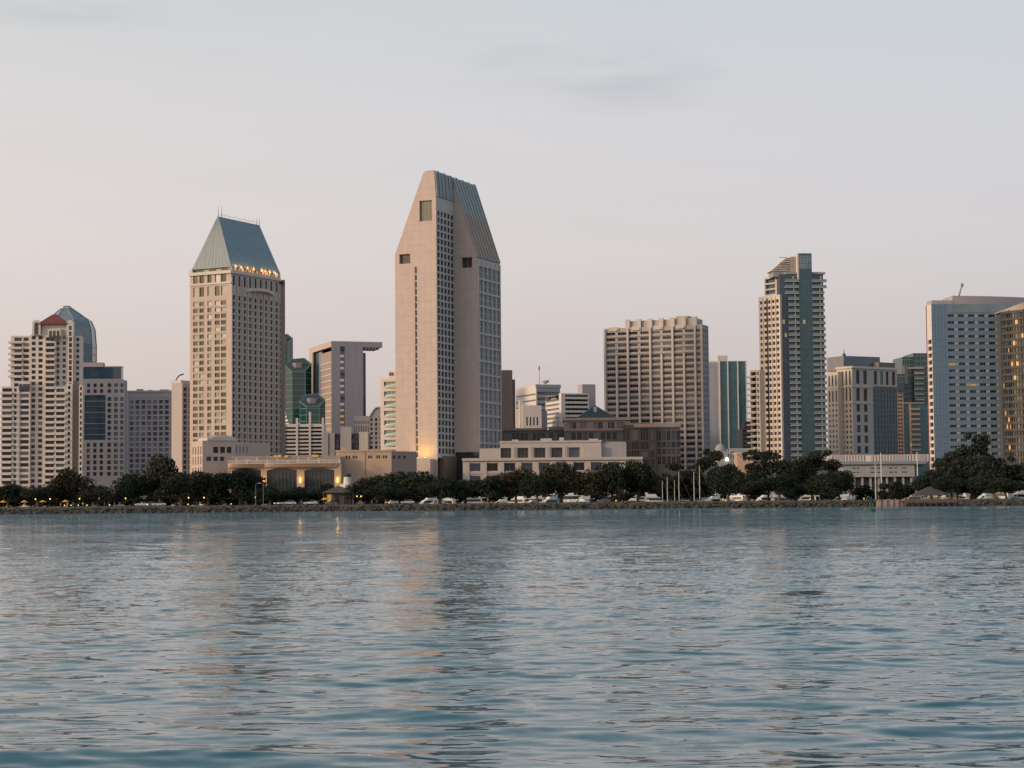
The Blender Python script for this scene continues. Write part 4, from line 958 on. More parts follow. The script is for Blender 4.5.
# ================================================================ wide beige tower of piers and window bands
def beige_tower():
    b = Building('hotel_tower', 'wide beige tower with projecting piers, dark window bands and a notched roof crown', 'tower', base_xy(655, 970)); W = ('wall', 'spandrel_grey')
    fr, zt = b.block(604.9, 703.6, 709.4, 324.4, 960, 68, wall=W, faces='EB', yref=400); L, F = fr['L'], fr['F']
    X = lambda x: L.u(x, 400)
    piers = [605.6 + 11.25 * k for k in range(9)] 
    p5 = 5.93; ztop = L.z(329, 50)
    cols = [(X(a - 4.55 + 5.6), X(a + 5.6 + 3.3)) for a in piers[:]]
    cols = [(X(607.5 + 11.22 * k), X(607.5 + 11.22 * k + 8.4)) for k in range(9)]; cols[-1] = (cols[-1][0], X(702.6))
    fh = p5 * 970 / F_
    rows = [(ztop - fh * k - 1.4, ztop - fh * k) for k in range(24)]
    rows = [r for r in rows if r[0] > GZ + 8]
    b.facade(L, GZ, zt, cols, rows, .5, W, (('glass_dark', 6), ('glass_slate', 2), ('glass_mid', 1)), mul=4)
    pr = b.mb('pier', 'cream')
    for k in range(10):
        u = X(606.7 + 11.22 * k - .35) if k < 9 else L.L - .5; big = k % 2 == 0
        if k == 0: u = .45
        pr.fbox(L, u - .5, u + .5, GZ, (zt - .3 if big or k == 9 else L.z(352.5, 50)), .01, .9)
        if not (big or k == 9): pr.fbox(L, u - .5, u + .5, L.z(327.5, 50), zt - .3, .01, .9)
    sp = b.mb('sill_band', 'spandrel_grey')
    for r in rows: sp.fbox(L, .3, L.L - .2, r[0] - 1.2, r[0] - .95, .012, .55)
    # rounded middle balconies of the top four storeys
    b.facade(F, GZ, zt, ucols(F.L, 3, .4), rows, .5, ('flank_wall', 'grey_wall'), (('glass_dark', 1), ('glass_mid', 1)))
    cr = b.mb('crown', ['beige', 'pale_wall'])
    z1 = L.z(318.4, X(660))
    cr.fbox(L, X(627), X(697), zt - 1, z1 - .6, -12, -1.2, 0)
    for k in range(7): u = X(628.3 + 11.22 * k); cr.fbox(L, u - 1.2, u + 1.2, zt - .5, z1 + .1, -1.19, .1, 1)
    for k in range(5): u = X(615 + 22.4 * k); cr.fbox(L, u - 2.5, u + 2.5, zt - 1.6, zt + .5, .012, .5, 1) if u < L.L - 3 else None
    cr.fbox(L, X(676), X(688), z1 - .6, z1 + .9, -9, -1.6, 0)
    b.finish()
    # --- teal glass tower
    b = Building('glass_tower', 'teal glass tower with thin white vertical fins and a small rooftop box', 'tower', base_xy(728, 1135)); W = ('wall', 'grey_wall')
    fr, zt = b.block(None, 719.4, 746.8, 361.2, 1130, 2, deepL=30, wall=W, faces='LEB'); F = fr['F']
    g = MB(); g.poly([F.P(0, GZ), F.P(F.L, GZ), F.P(F.L, zt), F.P(0, zt)]); b.part('glass_curtain_wall', 'glass_teal', g)
    mu = MB(); z = zt - 3.5
    while z > GZ: mu.fbox(F, .3, F.L - .3, z - .16, z + .16, .003, .1); z -= 3.6
    for k in range(1, 18): u = F.L * k / 18; mu.fbox(F, u - .07, u + .07, GZ, zt - .3, .0, .13)
    b.part('mullion_grid', 'glass_slate', mu)
    for x in (719.8, 728.1, 738.1, 746.6):
        m = MB(); u = min(F.L, max(.0, F.u(x))); m.fbox(F, u - .32, u + .32, GZ, zt + .3, .13, .8); b.part('fin', 'white_wall', m)
    F2 = Frame(F.P(F.u(709.5), 0, -3)[:2], F.U, 1); m = MB(); m.fbox(F2, 0, F2.u(719.1), GZ, F2.z(362.4, 3), -22, 0); m.fbox(F2, F2.u(712.8), F2.u(715.8), GZ, F2.z(366, 3), .01, .1); b.part('service_core', 'lavender_grey', m)
    m = MB(); m.fbox(F2, F2.u(719), F2.u(729), zt - 1, F2.z(355.2, 9), -16, -3); m.fbox(F2, F2.u(711), F2.u(718.9), zt - 1, F2.z(360.4, 9), -16, -4); b.part('rooftop_box', 'pale_wall', m)
    b.finish()
    # --- small brown block, domed hall, sand coloured kiosk block
    b = Building('apartment_block', 'low brown apartment block between the teal glass tower and the tall condominium', 'building', base_xy(748, 1005)); W = ('wall', 'brown_wall')
    fr, zt = b.block(None, 741.5, 757, 428.5, 1000, 3, deepL=16, wall=W, faces='LEB'); F = fr['F']
    b.facade(F, GZ, zt, [(.6, F.L - .6)], rpx(F, 1, 430, 4.2, 1.6, 8), .3, W, (('glass_mid', 1),), mul=4)
    m = MB(); m.fbox(F, F.u(745), F.L, zt - 1, F.z(421.2, 4), -12, -1.4); b.part('upper_storey', 'brick', m)
    b.finish()
    b = Building('domed_hall', 'low grey hall with a pale ribbed dome in front of the teal glass tower', 'building', base_xy(725, 905)); W = ('wall', 'concrete')
    fr, zt = b.block(None, 715.8, 743, 451, 900, 0, deepL=16, wall=W, faces='LEB'); F = fr['F']
    b.facade(F, GZ, zt, ucols(F.L, 6, .5, 5, .5), [(F.z(470, 3), F.z(463, 3)), (F.z(459, 3), F.z(454, 3))], .4, W, (('glass_mid', 1), ('glass_dark', 1)))
    m = MB(); m.lathe(F.P(F.u(721.4, 450), zt, -5), [(2.6 * math.cos(t) + .05, 3.9 * math.sin(t) - .3) for t in (math.pi / 2 * k / 7 for k in range(8))], 16); b.part('dome', 'concrete', m)
    m = MB(); m.fbox(F, F.u(729), F.L + 2, zt - .5, zt + 1.2, -14, .5); b.part('roof_slab', 'grey_wall', m)
    m = MB(); u = F.u(727, 460); m.hexa([F.P(u - .9, F.z(461, u), .9), F.P(u + .9, F.z(461, u), .9), F.P(u + .9, F.z(461, u), .02), F.P(u - .9, F.z(461, u), .02), F.P(u - .5, F.z(457.4, u), .5), F.P(u + .5, F.z(457.4, u), .5), F.P(u + .5, F.z(457.4, u), .02), F.P(u - .5, F.z(457.4, u), .02)]); b.part('lit_sign', 'lamp_white', m)
    b.finish()
    b = Building('shop_building', 'small sand coloured building among the trees below the tall condominium', 'building', base_xy(745, 860)); W = ('wall', 'sand_wall')
    fr, zt = b.block(None, 736.2, 752, 453.5, 856, 0, deepL=12, wall=W, faces='LEB'); F = fr['F']
    b.facade(F, GZ, zt, cpx(F, [(743, 746), (748, 750.5)], 460), [(F.z(461, 3), F.z(457, 3))], .3, W, (('glass_mid', 1),))
    m = MB(); m.fbox(F, -.3, F.u(745), zt - .3, zt + .5, -12.2, .4); b.part('roof_edge', 'cream', m)
    fr, z2 = b.block(None, 736.6, 762, 463.5, 850, 0, deepL=5, wall=('lower_wall', 'sand_wall'))
    b.finish()
beige_tower()

# ================================================================ tall glass condominium
def glass_condo():
    b = Building('condo_tower', 'tall slim condominium with a teal glass spine, white balconies and a slatted sloping crown', 'tower', base_xy(795, 930))
    Y = 920; ch = (('glass_dark', 5), ('glass_blue', 4), ('glass_mid', 2)); fh = 6.0 * 925 / F_
    G = ('glass_curtain_wall', 'glass_blue')
    fr, zt = b.block(None, 781, 824.6, 274, Y, 6, deepL=22, wall=('shaft_wall', 'dark_wall'), faces='LEB', yref=360); F = fr['F']
    X = lambda x, y=360: F.u(x, y)
    g = b.mb(*G); x0, x1, x2, x3 = X(788.3), X(799.6), X(812.6), F.L
    g.poly([F.P(0, GZ), F.P(F.L, GZ), F.P(F.L, zt - .1), F.P(0, zt - .1)])
    # spine
    sp = MB(); zs = F.z(253.6, x1 + 2); sp.fbox(F, x1, x2, GZ, zs, -7, 1.3); b.part('glass_spine', 'glass_prow', sp)
    tp = MB(); tp.fbox(F, x1 + .3, x2 - .3, zs - 7.5, zs - 1.0, 1.302, 1.36); b.part('spine_top_glass', 'glass_roof', tp)
    mu = MB(); z = zs - 2
    while z > GZ: mu.fbox(F, x1 + .05, x2 - .05, z - .1, z + .1, 1.302, 1.4); mu.fbox(F, .05, x0 - .05, z - .12, z + .12, .003, .12); z -= fh
    for k in range(0, 5): u = x1 + (x2 - x1) * k / 4; mu.fbox(F, u - .07, u + .07, GZ, zs - .1, 1.3, 1.42)
    for u in (.15, x0 * .5, x0 - .1): mu.fbox(F, u - .08, u + .08, GZ, zt - 2, 0, .14)
    b.part('mullion_grid', 'glass_slate', mu)
    # balconies both sides of the spine, floor by floor
    z = F.z(281.5, 10); k = 0; bal = []
    nfl = int((z - GZ - 5) / fh)
    for k in range(nfl):
        zz = z - fh * k
        for (a, c, top) in ((x0 + (-1.5 if k < 3 else .1), x1 - .05, k), (x2 + .05, x3 + (1.3 if k < 2 else .15), k)):
            m = MB(); m.fbox(F, a, c, zz - .35, zz, .01, 1.6, 0); m.fbox(F, a, c, zz, zz + 1.0, 1.5, 1.58, 1); m.fbox(F, a + (c - a) * .62, a + (c - a) * .62 + .3, zz, zz + fh - .4, .01, 1.3, 0)
            m.fbox(F, a, c, zz + .95, zz + 1.03, 1.47, 1.6, 0)
            bal.append(m)
    for m in bal[:100]: b.part('balcony', ['rail_white', 'rail_teal'], m)
    e = MB()
    for k in range(nfl):
        zz = z - 6 * fh - fh * k
        if zz < GZ + 6: break
        e.fbox(F, F.L + .02, F.L + 1.4, zz - .3, zz + .9, -7, -2)
    b.part('side_balconies', 'rail_teal', e)['kind'] = 'stuff'
    # lit flats
    for x, y in ((803.4, 322), (783.6, 321.6), (785.5, 335)):
        w = MB(); u = X(x, 320); zz = F.z(y, u); w.fbox(F, u - .5, u + .5, zz - 1.0, zz + .9, 1.41 if x > 800 else .15, 1.46 if x > 800 else .2); b.part('lit_window', 'lit_room_pale', w)
    # cream flank wing and its lower step
    W = ('cream_wing', 'cream')
    th = 38
    b2, ztw = b.block(760.2, 781.6, None, 294.5, 917.5, th, deepR=1.2, wall=W, faces='FEB', yref=400); L = b2['L']
    b.facade(L, GZ, ztw, ucols(L.L, 5, .58, .3, .3), urows(ztw - 2.2, fh, .54, zbot=GZ + 10), .7, W, (('glass_dark', 7), ('glass_blue', 2), ('glass_curtain', .7)))
    pi = b.mb('pilaster', 'cream')
    for k in range(1, 5):
        if k == 2: continue
        pi.fbox(L, L.L * k / 5 - .2, L.L * k / 5 + .2, GZ, ztw - .5, .0, .4)
    sl = MB(); sl.fbox(L, L.L * .4 - .5, L.L * .4 + .5, GZ, ztw - 1, .01, .06); b.part('glass_slot', 'glass_dark', sl)
    b3, zw = b.block(750.8, 760.4, None, 369.6, 925, th, deepR=4, wall=W, faces='FEB', yref=420); L3 = b3['L']
    b.facade(L3, GZ, zw, [(.4, L3.L * .62), (L3.L * .72, L3.L * .9)], urows(zw - 1, fh, .55, zbot=GZ + 10), 1.4, W, (('glass_dark', 3), ('glass_mid', 1)))
    for k in range(15):
        zz = zw - 1 - fh * (k + 1) + .4; m = MB(); m.fbox(L3, -1.6, L3.L * .6, zz - .3, zz + .5, .02, 1.2); b.part('balcony', 'cream', m)
    # upper glazed storeys over the cream wing
    u4, z4 = b.block(764.4, 786, None, 275, 921, th, deepR=5, wall=('upper_wall', 'pale_wall'), faces='FEB', z0=ztw - 1, yref=285); L4 = u4['L']
    b.facade(L4, ztw - 1, z4, [(.6, L4.L * .5), (L4.L * .6, L4.L * .72), (L4.L * .78, L4.L * .95)], [(z4 - 8.4, z4 - 6.4), (z4 - 5.6, z4 - 3.6), (z4 - 2.8, z4 - .8)], 1.2, ('upper_wall', 'pale_wall'), (('glass_mid', 2), ('glass_blue', 1)))
    # crown: slatted slope rising to the spine
    zc0 = F.z(271, 3); zc1 = F.z(254.6, x1); ua, ub = X(772, 262), x1 - .4
    cr = MB(); N = 9
    for k in range(N - 1):
        s = k / N; zt_ = zc0 + (zc1 - zc0) * (k + 1) / N; zb_ = zc0 + (zc1 - zc0) * k / N + .25
        a = ua + (ub - 3.0 - ua) * s
        cr.fbox(F, a, ub - 2.7, zb_, zt_ - .25, -12, -2)
    b.part('slatted_crown', 'white_wall', cr)
    m = MB(); m.fbox(F, ua + 1, ub - 2.6, zt - 1, zc0 + .2, -11.5, -2.5); m.fbox(F, ub - 2.6, ub + .3, zt - 1, zc1 - .8, -11, -1.2); b.part('penthouse', 'concrete', m)
    m = MB(); m.fbox(F, ub - .2, ub + .5, zt - 4, zs - .1, -6.5, 1.5); b.part('spine_edge', 'cream', m)
    for x, yt in ((788, 271.8), (815, 273)):
        m = MB(); m.fbox(F, X(x, 272) - 1.5, X(x, 272) + 5, zt, zt + 1.0, -10, .4); b.part('roof_rail', 'concrete', m)
    m = MB(); p = Vector(F.P(X(805.5, 250), zs, -3)); m.tube([p, p + Vector((0, 0, 6))], [.1, .05], 5); b.part('antenna', 'frame_white', m)
    b.finish()
glass_condo()

def right_mid():
    # --- beige stone tower with dark penthouse
    b = Building('hotel_building', 'beige stone block with tall top windows and a dark flat penthouse beside the tall condominium', 'building', base_xy(856, 1022)); W = ('wall', ['cream', 'shade_grey'])
    fr, zt = b.block(837.2, 852.8, 897.6, 366.5, 1012, 35, wall=W, faces='EB', yref=410); L, F = fr['L'], fr['F']
    ch = (('glass_dark', 6), ('glass_mid', 2))
    p5 = 5.2 * 1017 / F_
    tall = [(L.z(401, 9), L.z(388.5, 9)), (L.z(385, 9), L.z(371, 9))]
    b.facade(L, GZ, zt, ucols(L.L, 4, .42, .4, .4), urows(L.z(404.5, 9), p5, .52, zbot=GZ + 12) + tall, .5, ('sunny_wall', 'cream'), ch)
    tallF = [(F.z(401, 9), F.z(388.5, 9)), (F.z(384, 9), F.z(370.5, 9))]
    us = F.u(873); 
    b.facade(F, GZ, zt, [(F.u(a), F.u(c)) for a, c in ((856.5, 860), (863.8, 867.4))], urows(F.z(404.5, 9), p5 * 2, .7, zbot=GZ + 12) + tallF, .5, ('shaded_wall', 'shade_grey'), ch, 0, us)  # shaded face of the beige stone, shade put into the colour as grey
    b.facade(F, F.z(386, 9), zt, [(F.u(a), F.u(c)) for a, c in ((874.4, 877.6), (880.6, 883.6), (886.4, 889), (892.4, 895.6))], [tallF[1]], .5, ('shaded_wall', 'shade_grey'), (('glass_dark', 2), ('glass_teal', 1)), us)
    g = MB(); g.poly([F.P(us, GZ, -.5), F.P(F.L, GZ, -.5), F.P(F.L, F.z(386, 9), -.5), F.P(us, F.z(386, 9), -.5)])
    b.part('glass_curtain_wall', 'glass_prow', g); mu = MB(); z = F.z(388, 9)
    while z > GZ: mu.fbox(F, us, F.L, z - .2, z + .2, -.49, -.2); z -= p5
    for k in range(1, 8): u = us + (F.L - us) * k / 8; mu.fbox(F, u - .12, u + .12, GZ, F.z(386.2, 9), -.492, -.25)
    b.part('mullion_grid', 'glass_slate', mu)
    for f, e in ((L, L.L), (F, us)):
        co = MB(); co.fbox(f, -.2, f.L + .2, zt - .9, zt + .3, .01, .6); b.part('cornice', 'cream', co)
        for ya, yb, o_ in ((387.4, 386.2, .4), (403.6, 402.6, .35)):
            co = MB(); co.fbox(f, 0, e, f.z(ya, 9), f.z(yb, 9), .012, o_); b.part('string_course', 'cream', co)
    fr2, z2 = b.block(827.6, 838.5, None, 371.6, 1016, 35, deepR=8, wall=('side_wing', 'cream'), faces='FEB', yref=410); L2 = fr2['L']
    b.facade(L2, GZ, z2, ucols(L2.L, 3, .4, .3, .3), urows(L2.z(404, 5), p5, .5, zbot=GZ + 12) + [(L2.z(402, 5), L2.z(391, 5)), (L2.z(386, 5), L2.z(375.6, 5))], .5, ('side_wing', 'cream'), ch)
    m = MB(); F5 = Frame(F.P(0, 0, -6)[:2], F.U, 1); Yp = 1024
    fr3, z3 = b.block(827, 843.6, 880, 355.8, Yp, 28, wall=('penthouse', ['roof_grey']), yref=362, z0=zt - 1.2)
    m.fbox(fr3['F'], .2, fr3['F'].L - .3, zt - 1, z3 - .6, .02, .25); b.part('penthouse_front', 'glass_slate', m)
    m = MB(); p = Vector(fr3['L'].P(fr3['L'].L - 2, z3 - 1, -2)); m.lathe(p, [(.9, 0), (.9, 2.2), (.25, 2.6), (.12, 5)], 8); b.part('roof_vent', 'brick', m)
    m = MB(); m.fbox(F, F.u(885), F.L + 3, zt - 1, F.z(361.4, 20), -16, -4); b.part('roof_plant', 'brown_wall', m)
    b.finish()
    # --- stepped teal glass condominium with cream frames
    b = Building('condo_tower', 'stepped green glass condominium with cream framed balconies left of the blue grey hotel', 'tower', base_xy(910, 1060)); G = ('glass_curtain_wall', 'glass_green')
    fr, zt = b.block(None, 903.2, 915, 357, 1064, 4, deepL=20, wall=G, yref=400); F = fr['F']
    fr2, z2 = b.block(None, 914.3, 932, 353.2, 1062, 4, deepL=20, wall=G, yref=400)
    fr3, z3 = b.block(None, 895.8, 905, 374, 1060, 4, deepL=20, wall=G, yref=400); 
    for (a, c, y0, y1, Y) in ((904.5, 908, 366, 384, 1061),):
        m = MB(); F9 = Frame((slope(a) * Y, Y), (1, 0.07), 1); m.fbox(F9, 0, F9.u(c), F9.z(y1, 0), F9.z(y0, 0), -1, .6); b.part('stair_glass', 'glass_curtain', m)
    X2 = fr2['F']; fhp = 5.25
    for k in range(8):
        m = MB(); zz = X2.z(368 + fhp * k + (0 if k else 0), 2); x0 = 907.5 if k in (0,) else (914.6 if k < 7 else 912)
        m.fbox(X2, X2.u(x0, 380), X2.u(923.2, 380), zz - .5, zz + .35, .02, 1.5); b.part('balcony', 'rail_white', m)
    for k in range(19):
        m = MB(); F3 = fr3['F']; zz = F3.z(386 + 3.9 * k, 2); 
        if zz < GZ + 8: break
        m.fbox(F3, -1.6, .8, zz - .25, zz + .7, .02, 1.4); b.part('balcony', 'rail_white', m)
    mu = MB()
    for f, z in ((F, zt), (X2, z2), (fr3['F'], z3)):
        zz = z - 1.5
        while zz > GZ: mu.fbox(f, .1, f.L - .1, zz - .15, zz + .15, .003, .1); zz -= 2.93
        for k in range(1, 5): u = f.L * k / 5; mu.fbox(f, u - .08, u + .08, GZ, z - .5, 0, .12)
    b.part('mullion_grid', 'rail_teal', mu)
    # cream frames
    Y = 1054; F7 = Frame((slope(896.6, 420) * Y, Y), (1, .07), 1); F7.L = F7.u(903.8, 420)
    b.facade(F7, GZ, F7.z(393.6, 2), [(.9, F7.L * .48), (F7.L * .56, F7.L - .6)], urows(F7.z(396, 2), 2.1, .5, zbot=GZ + 10), .5, ('cream_wing', 'sand_wall'), (('glass_dark', 3), ('glass_mid', 1)))
    m = MB(); m.fbox(F7, 0, F7.L, GZ, F7.z(393.7, 2), -5, -.6); b.part('wing_core', 'dark_wall', m)
    fm = MB(); F8 = Frame((slope(903.6, 420) * Y, Y), (1, .07), 1); fm.fbox(F8, .1, F8.u(925, 420), F8.z(403.6, 4), F8.z(402.4, 4), -.4, .3)
    fm.fbox(F8, F8.u(909.6, 430), F8.u(911.4, 430), GZ, F8.z(402.5, 4), -.4, .32); b.part('cream_frame', 'sand_wall', fm)
    for k in range(11):
        m = MB(); zz = F8.z(408.4 + 5.1 * k, 5); m.fbox(F8, F8.u(911.5, 430), F8.u(920, 430), zz - .9, zz + .2, -.8, .8); b.part('balcony', 'sand_wall', m)
    m = MB(); F8u = F8.u(909.7, 450); m.fbox(F8, F8u + .4, F8u + 1.2, F8.z(446, 4), F8.z(443.6, 4), .33, .4); b.part('lit_window', 'lit_room', m)
    g = MB(); g.fbox(F8, .2, F8.u(932, 430), GZ, F8.z(403.8, 4), -9, -.9); b.part('lower_glazing', 'glass_teal', g)
    b.finish()
    # --- low concrete terminal
    b = Building('terminal_building', 'long low pale concrete terminal with a slotted wall below the beige stone block', 'building', base_xy(880, 815)); W = ('wall', 'concrete')
    Y = 808; F = Frame((slope(843.5, 470) * Y, Y), (1, 0), 1); F.L = F.u(914.5, 470)
    zt = F.z(464.5, 15); b.facade(F, F.z(477, 9), zt, [(F.L * a, F.L * c) for a, c in ((.13, .17), (.19, .22), (.38, .46), (.48, .53), (.64, .7), (.72, .76), (.82, .9))], [(F.z(472.9, 9), F.z(471.9, 9)), (F.z(468.8, 9), F.z(467.8, 9))], .4, W, (('glass_mid', 1),))
    q = b.mb(*W); q.fbox(F, 0, F.L, F.z(477, 9), zt, -16, -.5)
    m = MB(); m.fbox(F, .6, F.L - .6, GZ, F.z(477, 9) - .01, -12, -3); b.part('undercroft', 'dark_wall', m)
    for k in range(9): m = MB(); u = 1.2 + (F.L - 2.4) * k / 8; m.fbox(F, u - .4, u + .4, GZ, F.z(477, 9) - .01, -1.6, -.8); b.part('column', 'concrete', m)
    F2 = Frame((slope(829.5, 460) * (Y + 12), Y + 12), (1, 0), 1); F2.L = F2.u(929, 460)
    m = MB(); m.fbox(F2, 0, F2.L, F.z(466, 9), F2.z(454, 50), -22, 0); b.part('upper_hall', 'concrete', m)
    rb = MB()
    for k in range(34):
        u = F2.L * (k + .5) / 34; rb.fbox(F2, u - .35, u + .35, F2.z(463, 50), F2.z(454.4, 50), .01, .35)
    b.part('wall_rib', 'pale_wall', rb)
    for a, c in ((833, 842), (866, 871), (895, 906), (918, 926)):
        m = MB(); m.fbox(F2, F2.u(a, 458), F2.u(c, 458), F2.z(463, 50), F2.z(455, 50), .36, .5); b.part('wall_panel', random.choice(['grey_wall', 'lavender', 'white_wall']), m)
    m = MB(); m.hexa([F2.P(-.5, zt + .05, 13), F2.P(F2.L - 4, zt + .05, 13), F2.P(F2.L, zt + 1.2, 0), F2.P(-2, zt + 1.2, 0), F2.P(-.5, zt + .4, 13), F2.P(F2.L - 4, zt + .4, 13), F2.P(F2.L, zt + 1.6, 0), F2.P(-2, zt + 1.6, 0)]); b.part('roof_slab', 'roof_grey', m)
    b.finish()
right_mid()

# ================================================================ the two hotel towers at the right edge
mat('wing_spandrel', (.06, .055, .05), .7)
def right_hotels():
    b = Building('hotel_tower', 'smooth blue grey hotel slab with thin dark window rows and a white lit left edge', 'tower', base_xy(965, 855)); W = ('wall', 'blue_grey')
    fr, zt = b.block(926.4, 931.2, 1040, 304, 850, 6, wall=W, faces='EB', yref=304); L, F = fr['L'], fr['F']
    # the photograph's right-hand edges lean, so read x at roof level
    X = lambda x, y=304: F.u(x, y)
    p = 6.93 * 852 / F_; zr = F.z(314.4, 10)
    rows = [(zr - p * k - 1.15, zr - p * k) for k in range(26)]; rows = [r for r in rows if r[0] > GZ + 6]
    c0 = X(947.2); w = (X(998) - c0) / 5
    cols = [(c0 + w * k + (.15 if k else 0), c0 + w * k + w * .66) for k in range(9)]
    b.facade(F, GZ, zt, cols, rows, .55, W, (('glass_dark', 8), ('glass_mid', 3), ('lit_room', .14)), mul=3)
    for r in rows[:11]:                                  # pale panels between the windows of each storey
        for k in range(9):
            if len([c for c in b.root.children if c.name.startswith('pale_panel')]) >= 99: break
            pn = MB(); pn.fbox(F, c0 + w * k + w * .67, c0 + w * k + w * .99, r[0] + .1, r[1] - .1, .003, .06); b.part('pale_panel', 'grey_wall', pn)
    pn = MB()
    for r in rows[11:]:
        for k in range(9): pn.fbox(F, c0 + w * k + w * .67, c0 + w * k + w * .99, r[0] + .1, r[1] - .1, .003, .06)
    b.part('panel_grid', 'grey_wall', pn)['kind'] = 'stuff'
    tb = MB(); tb.fbox(F, X(948), F.L - .1, zr + .9, zt - .15, .004, .12); b.part('top_glazing', 'glass_roof', tb)
    jt = b.mb('joint', 'glass_slate')
    for r in rows: jt.fbox(F, .3, X(946), r[0] - .9, r[0] - .8, .002, .03)
    for k in range(1, 5): u = X(931.5 + 3.2 * k); jt.fbox(F, u - .05, u + .05, GZ, zt - .5, .002, .028)
    # bright left edge: white wall, a dark window at every storey and a red line
    b.facade(L, GZ, zt, [(L.L * .12, L.L * .9)], [(r[0] - 2.6, r[1] - 1.9) for r in rows[3:]], .6, ('edge_wall', 'white_wall'), (('glass_dark', 1),))
    m = MB(); m.fbox(L, -.35, .1, GZ, zt, -.1, .25); b.part('edge_trim', 'red_trim', m)
    m = MB(); m.fbox(F, .5, X(953), zt - 1, F.z(300.2, 5), -8, -.4); b.part('parapet', 'lavender', m)
    Y = F.P(X(953), 0, -1)[1]; c = F.P(X(985), 0, -30); pts = []
    for k in range(20):
        s = k / 19; u = X(953) + (X(1045) - X(953)) * s; pts.append((u, -.6 - 9 * s * s))
    m = MB(); z0, z1 = zt - 1, F.z(295.6, X(960))
    fp = [F.P(u, 0, n)[:2] for u, n in pts] + [F.P(pts[-1][0], 0, -18)[:2], F.P(pts[0][0], 0, -14)[:2]]
    m.prism(fp, z0, z1); b.part('curved_penthouse', 'lavender', m)
    m = MB(); p0 = Vector(F.P(X(961.5), z1, -4)); p1 = Vector(F.P(X(965.6), F.z(284, X(965)), -4)); m.tube([p0 - Vector((0, 0, .5)), p0.lerp(p1, .7), p1], [.45, .3, .25], 6); m.lathe(p1, [(.1, -.9), (.7, -.5), (.6, .6), (.1, .9)], 8); b.part('window_crane', 'frame_grey', m)
    b.finish()
    # --- curved glass wing
    b = Building('hotel_tower', 'curved dark glass hotel wing with lit rooms, cut off by the right picture edge', 'tower', base_xy(1022, 832)); Y = 832
    cx = slope(1041, 400) * Y; k = Y / F_; Rr = 31.5 * k; cy = Y + Rr * .8
    ztop = zat(1010, 309, Y); n = 26
    fh = 7.0 * k; nf = int((ztop - GZ) / fh)
    a0, a1 = R(180), R(340)
    pt = lambda a, r: (cx + r * math.cos(a), cy + r * .9 * math.sin(a))
    core = MB(); core.loft([[(*pt(a0 + (a1 - a0) * q / n, Rr - .8), z) for q in range(n + 1)] + [(cx + Rr, cy + 25, z), (cx - Rr + 1, cy + 25, z)] for z in (GZ, ztop)]); b.part('core_wall', 'dark_wall', core)
    for f in range(nf):
        z = ztop - fh * f
        m = MB()
        for q in range(n):
            A, B_ = a0 + (a1 - a0) * q / n, a0 + (a1 - a0) * (q + 1) / n
            o, i = Rr + .25, Rr - .75
            m.hexa([(*pt(A, o), z - 1.5), (*pt(B_, o), z - 1.5), (*pt(B_, i), z - 1.5), (*pt(A, i), z - 1.5), (*pt(A, o), z - .35), (*pt(B_, o), z - .35), (*pt(B_, i), z - .35), (*pt(A, i), z - .35)])
        b.part('spandrel', 'wing_spandrel', m)
    F_list = []
    for q in range(n):
        A, B_ = a0 + (a1 - a0) * q / n, a0 + (a1 - a0) * (q + 1) / n
        pa, pb = Vector(pt(A, Rr - .3)), Vector(pt(B_, Rr - .3)); fr = Frame(pa, pb - pa, (pb - pa).length)
        for f in range(nf):
            z = ztop - fh * f - 1.5
            b.win.append((fr, .12, fr.L - .12, z - fh + 1.15, z, 0, pick((('glass_dark', 8), ('glass_blue', 4), ('glass_mid', 2), ('glass_curtain', .3), ('lit_gold', .5))), 2))
    pr = MB()
    for q in range(0, n + 1, 5):
        A = a0 + (a1 - a0) * q / n; x, y = pt(A, Rr + .1); pr.tube([(x, y, GZ), (x, y, ztop)], .32, 6)
    b.part('fin', 'frame_dark', pr)
    top = MB(); zz = []
    pts = [pt(a0 + (a1 - a0) * q / n, Rr + .3) for q in range(n + 1)] + [(cx + Rr, cy + 25), (cx - Rr, cy + 25)]
    zz = [ztop + .3 + 5.5 * max(0, min(1, (p[0] - cx + Rr) / (1.1 * Rr))) for p in pts]
    top.prism(pts, ztop - .34, zz); b.part('sloped_roof', 'roof_beige', top)
    b.finish()
right_hotels()
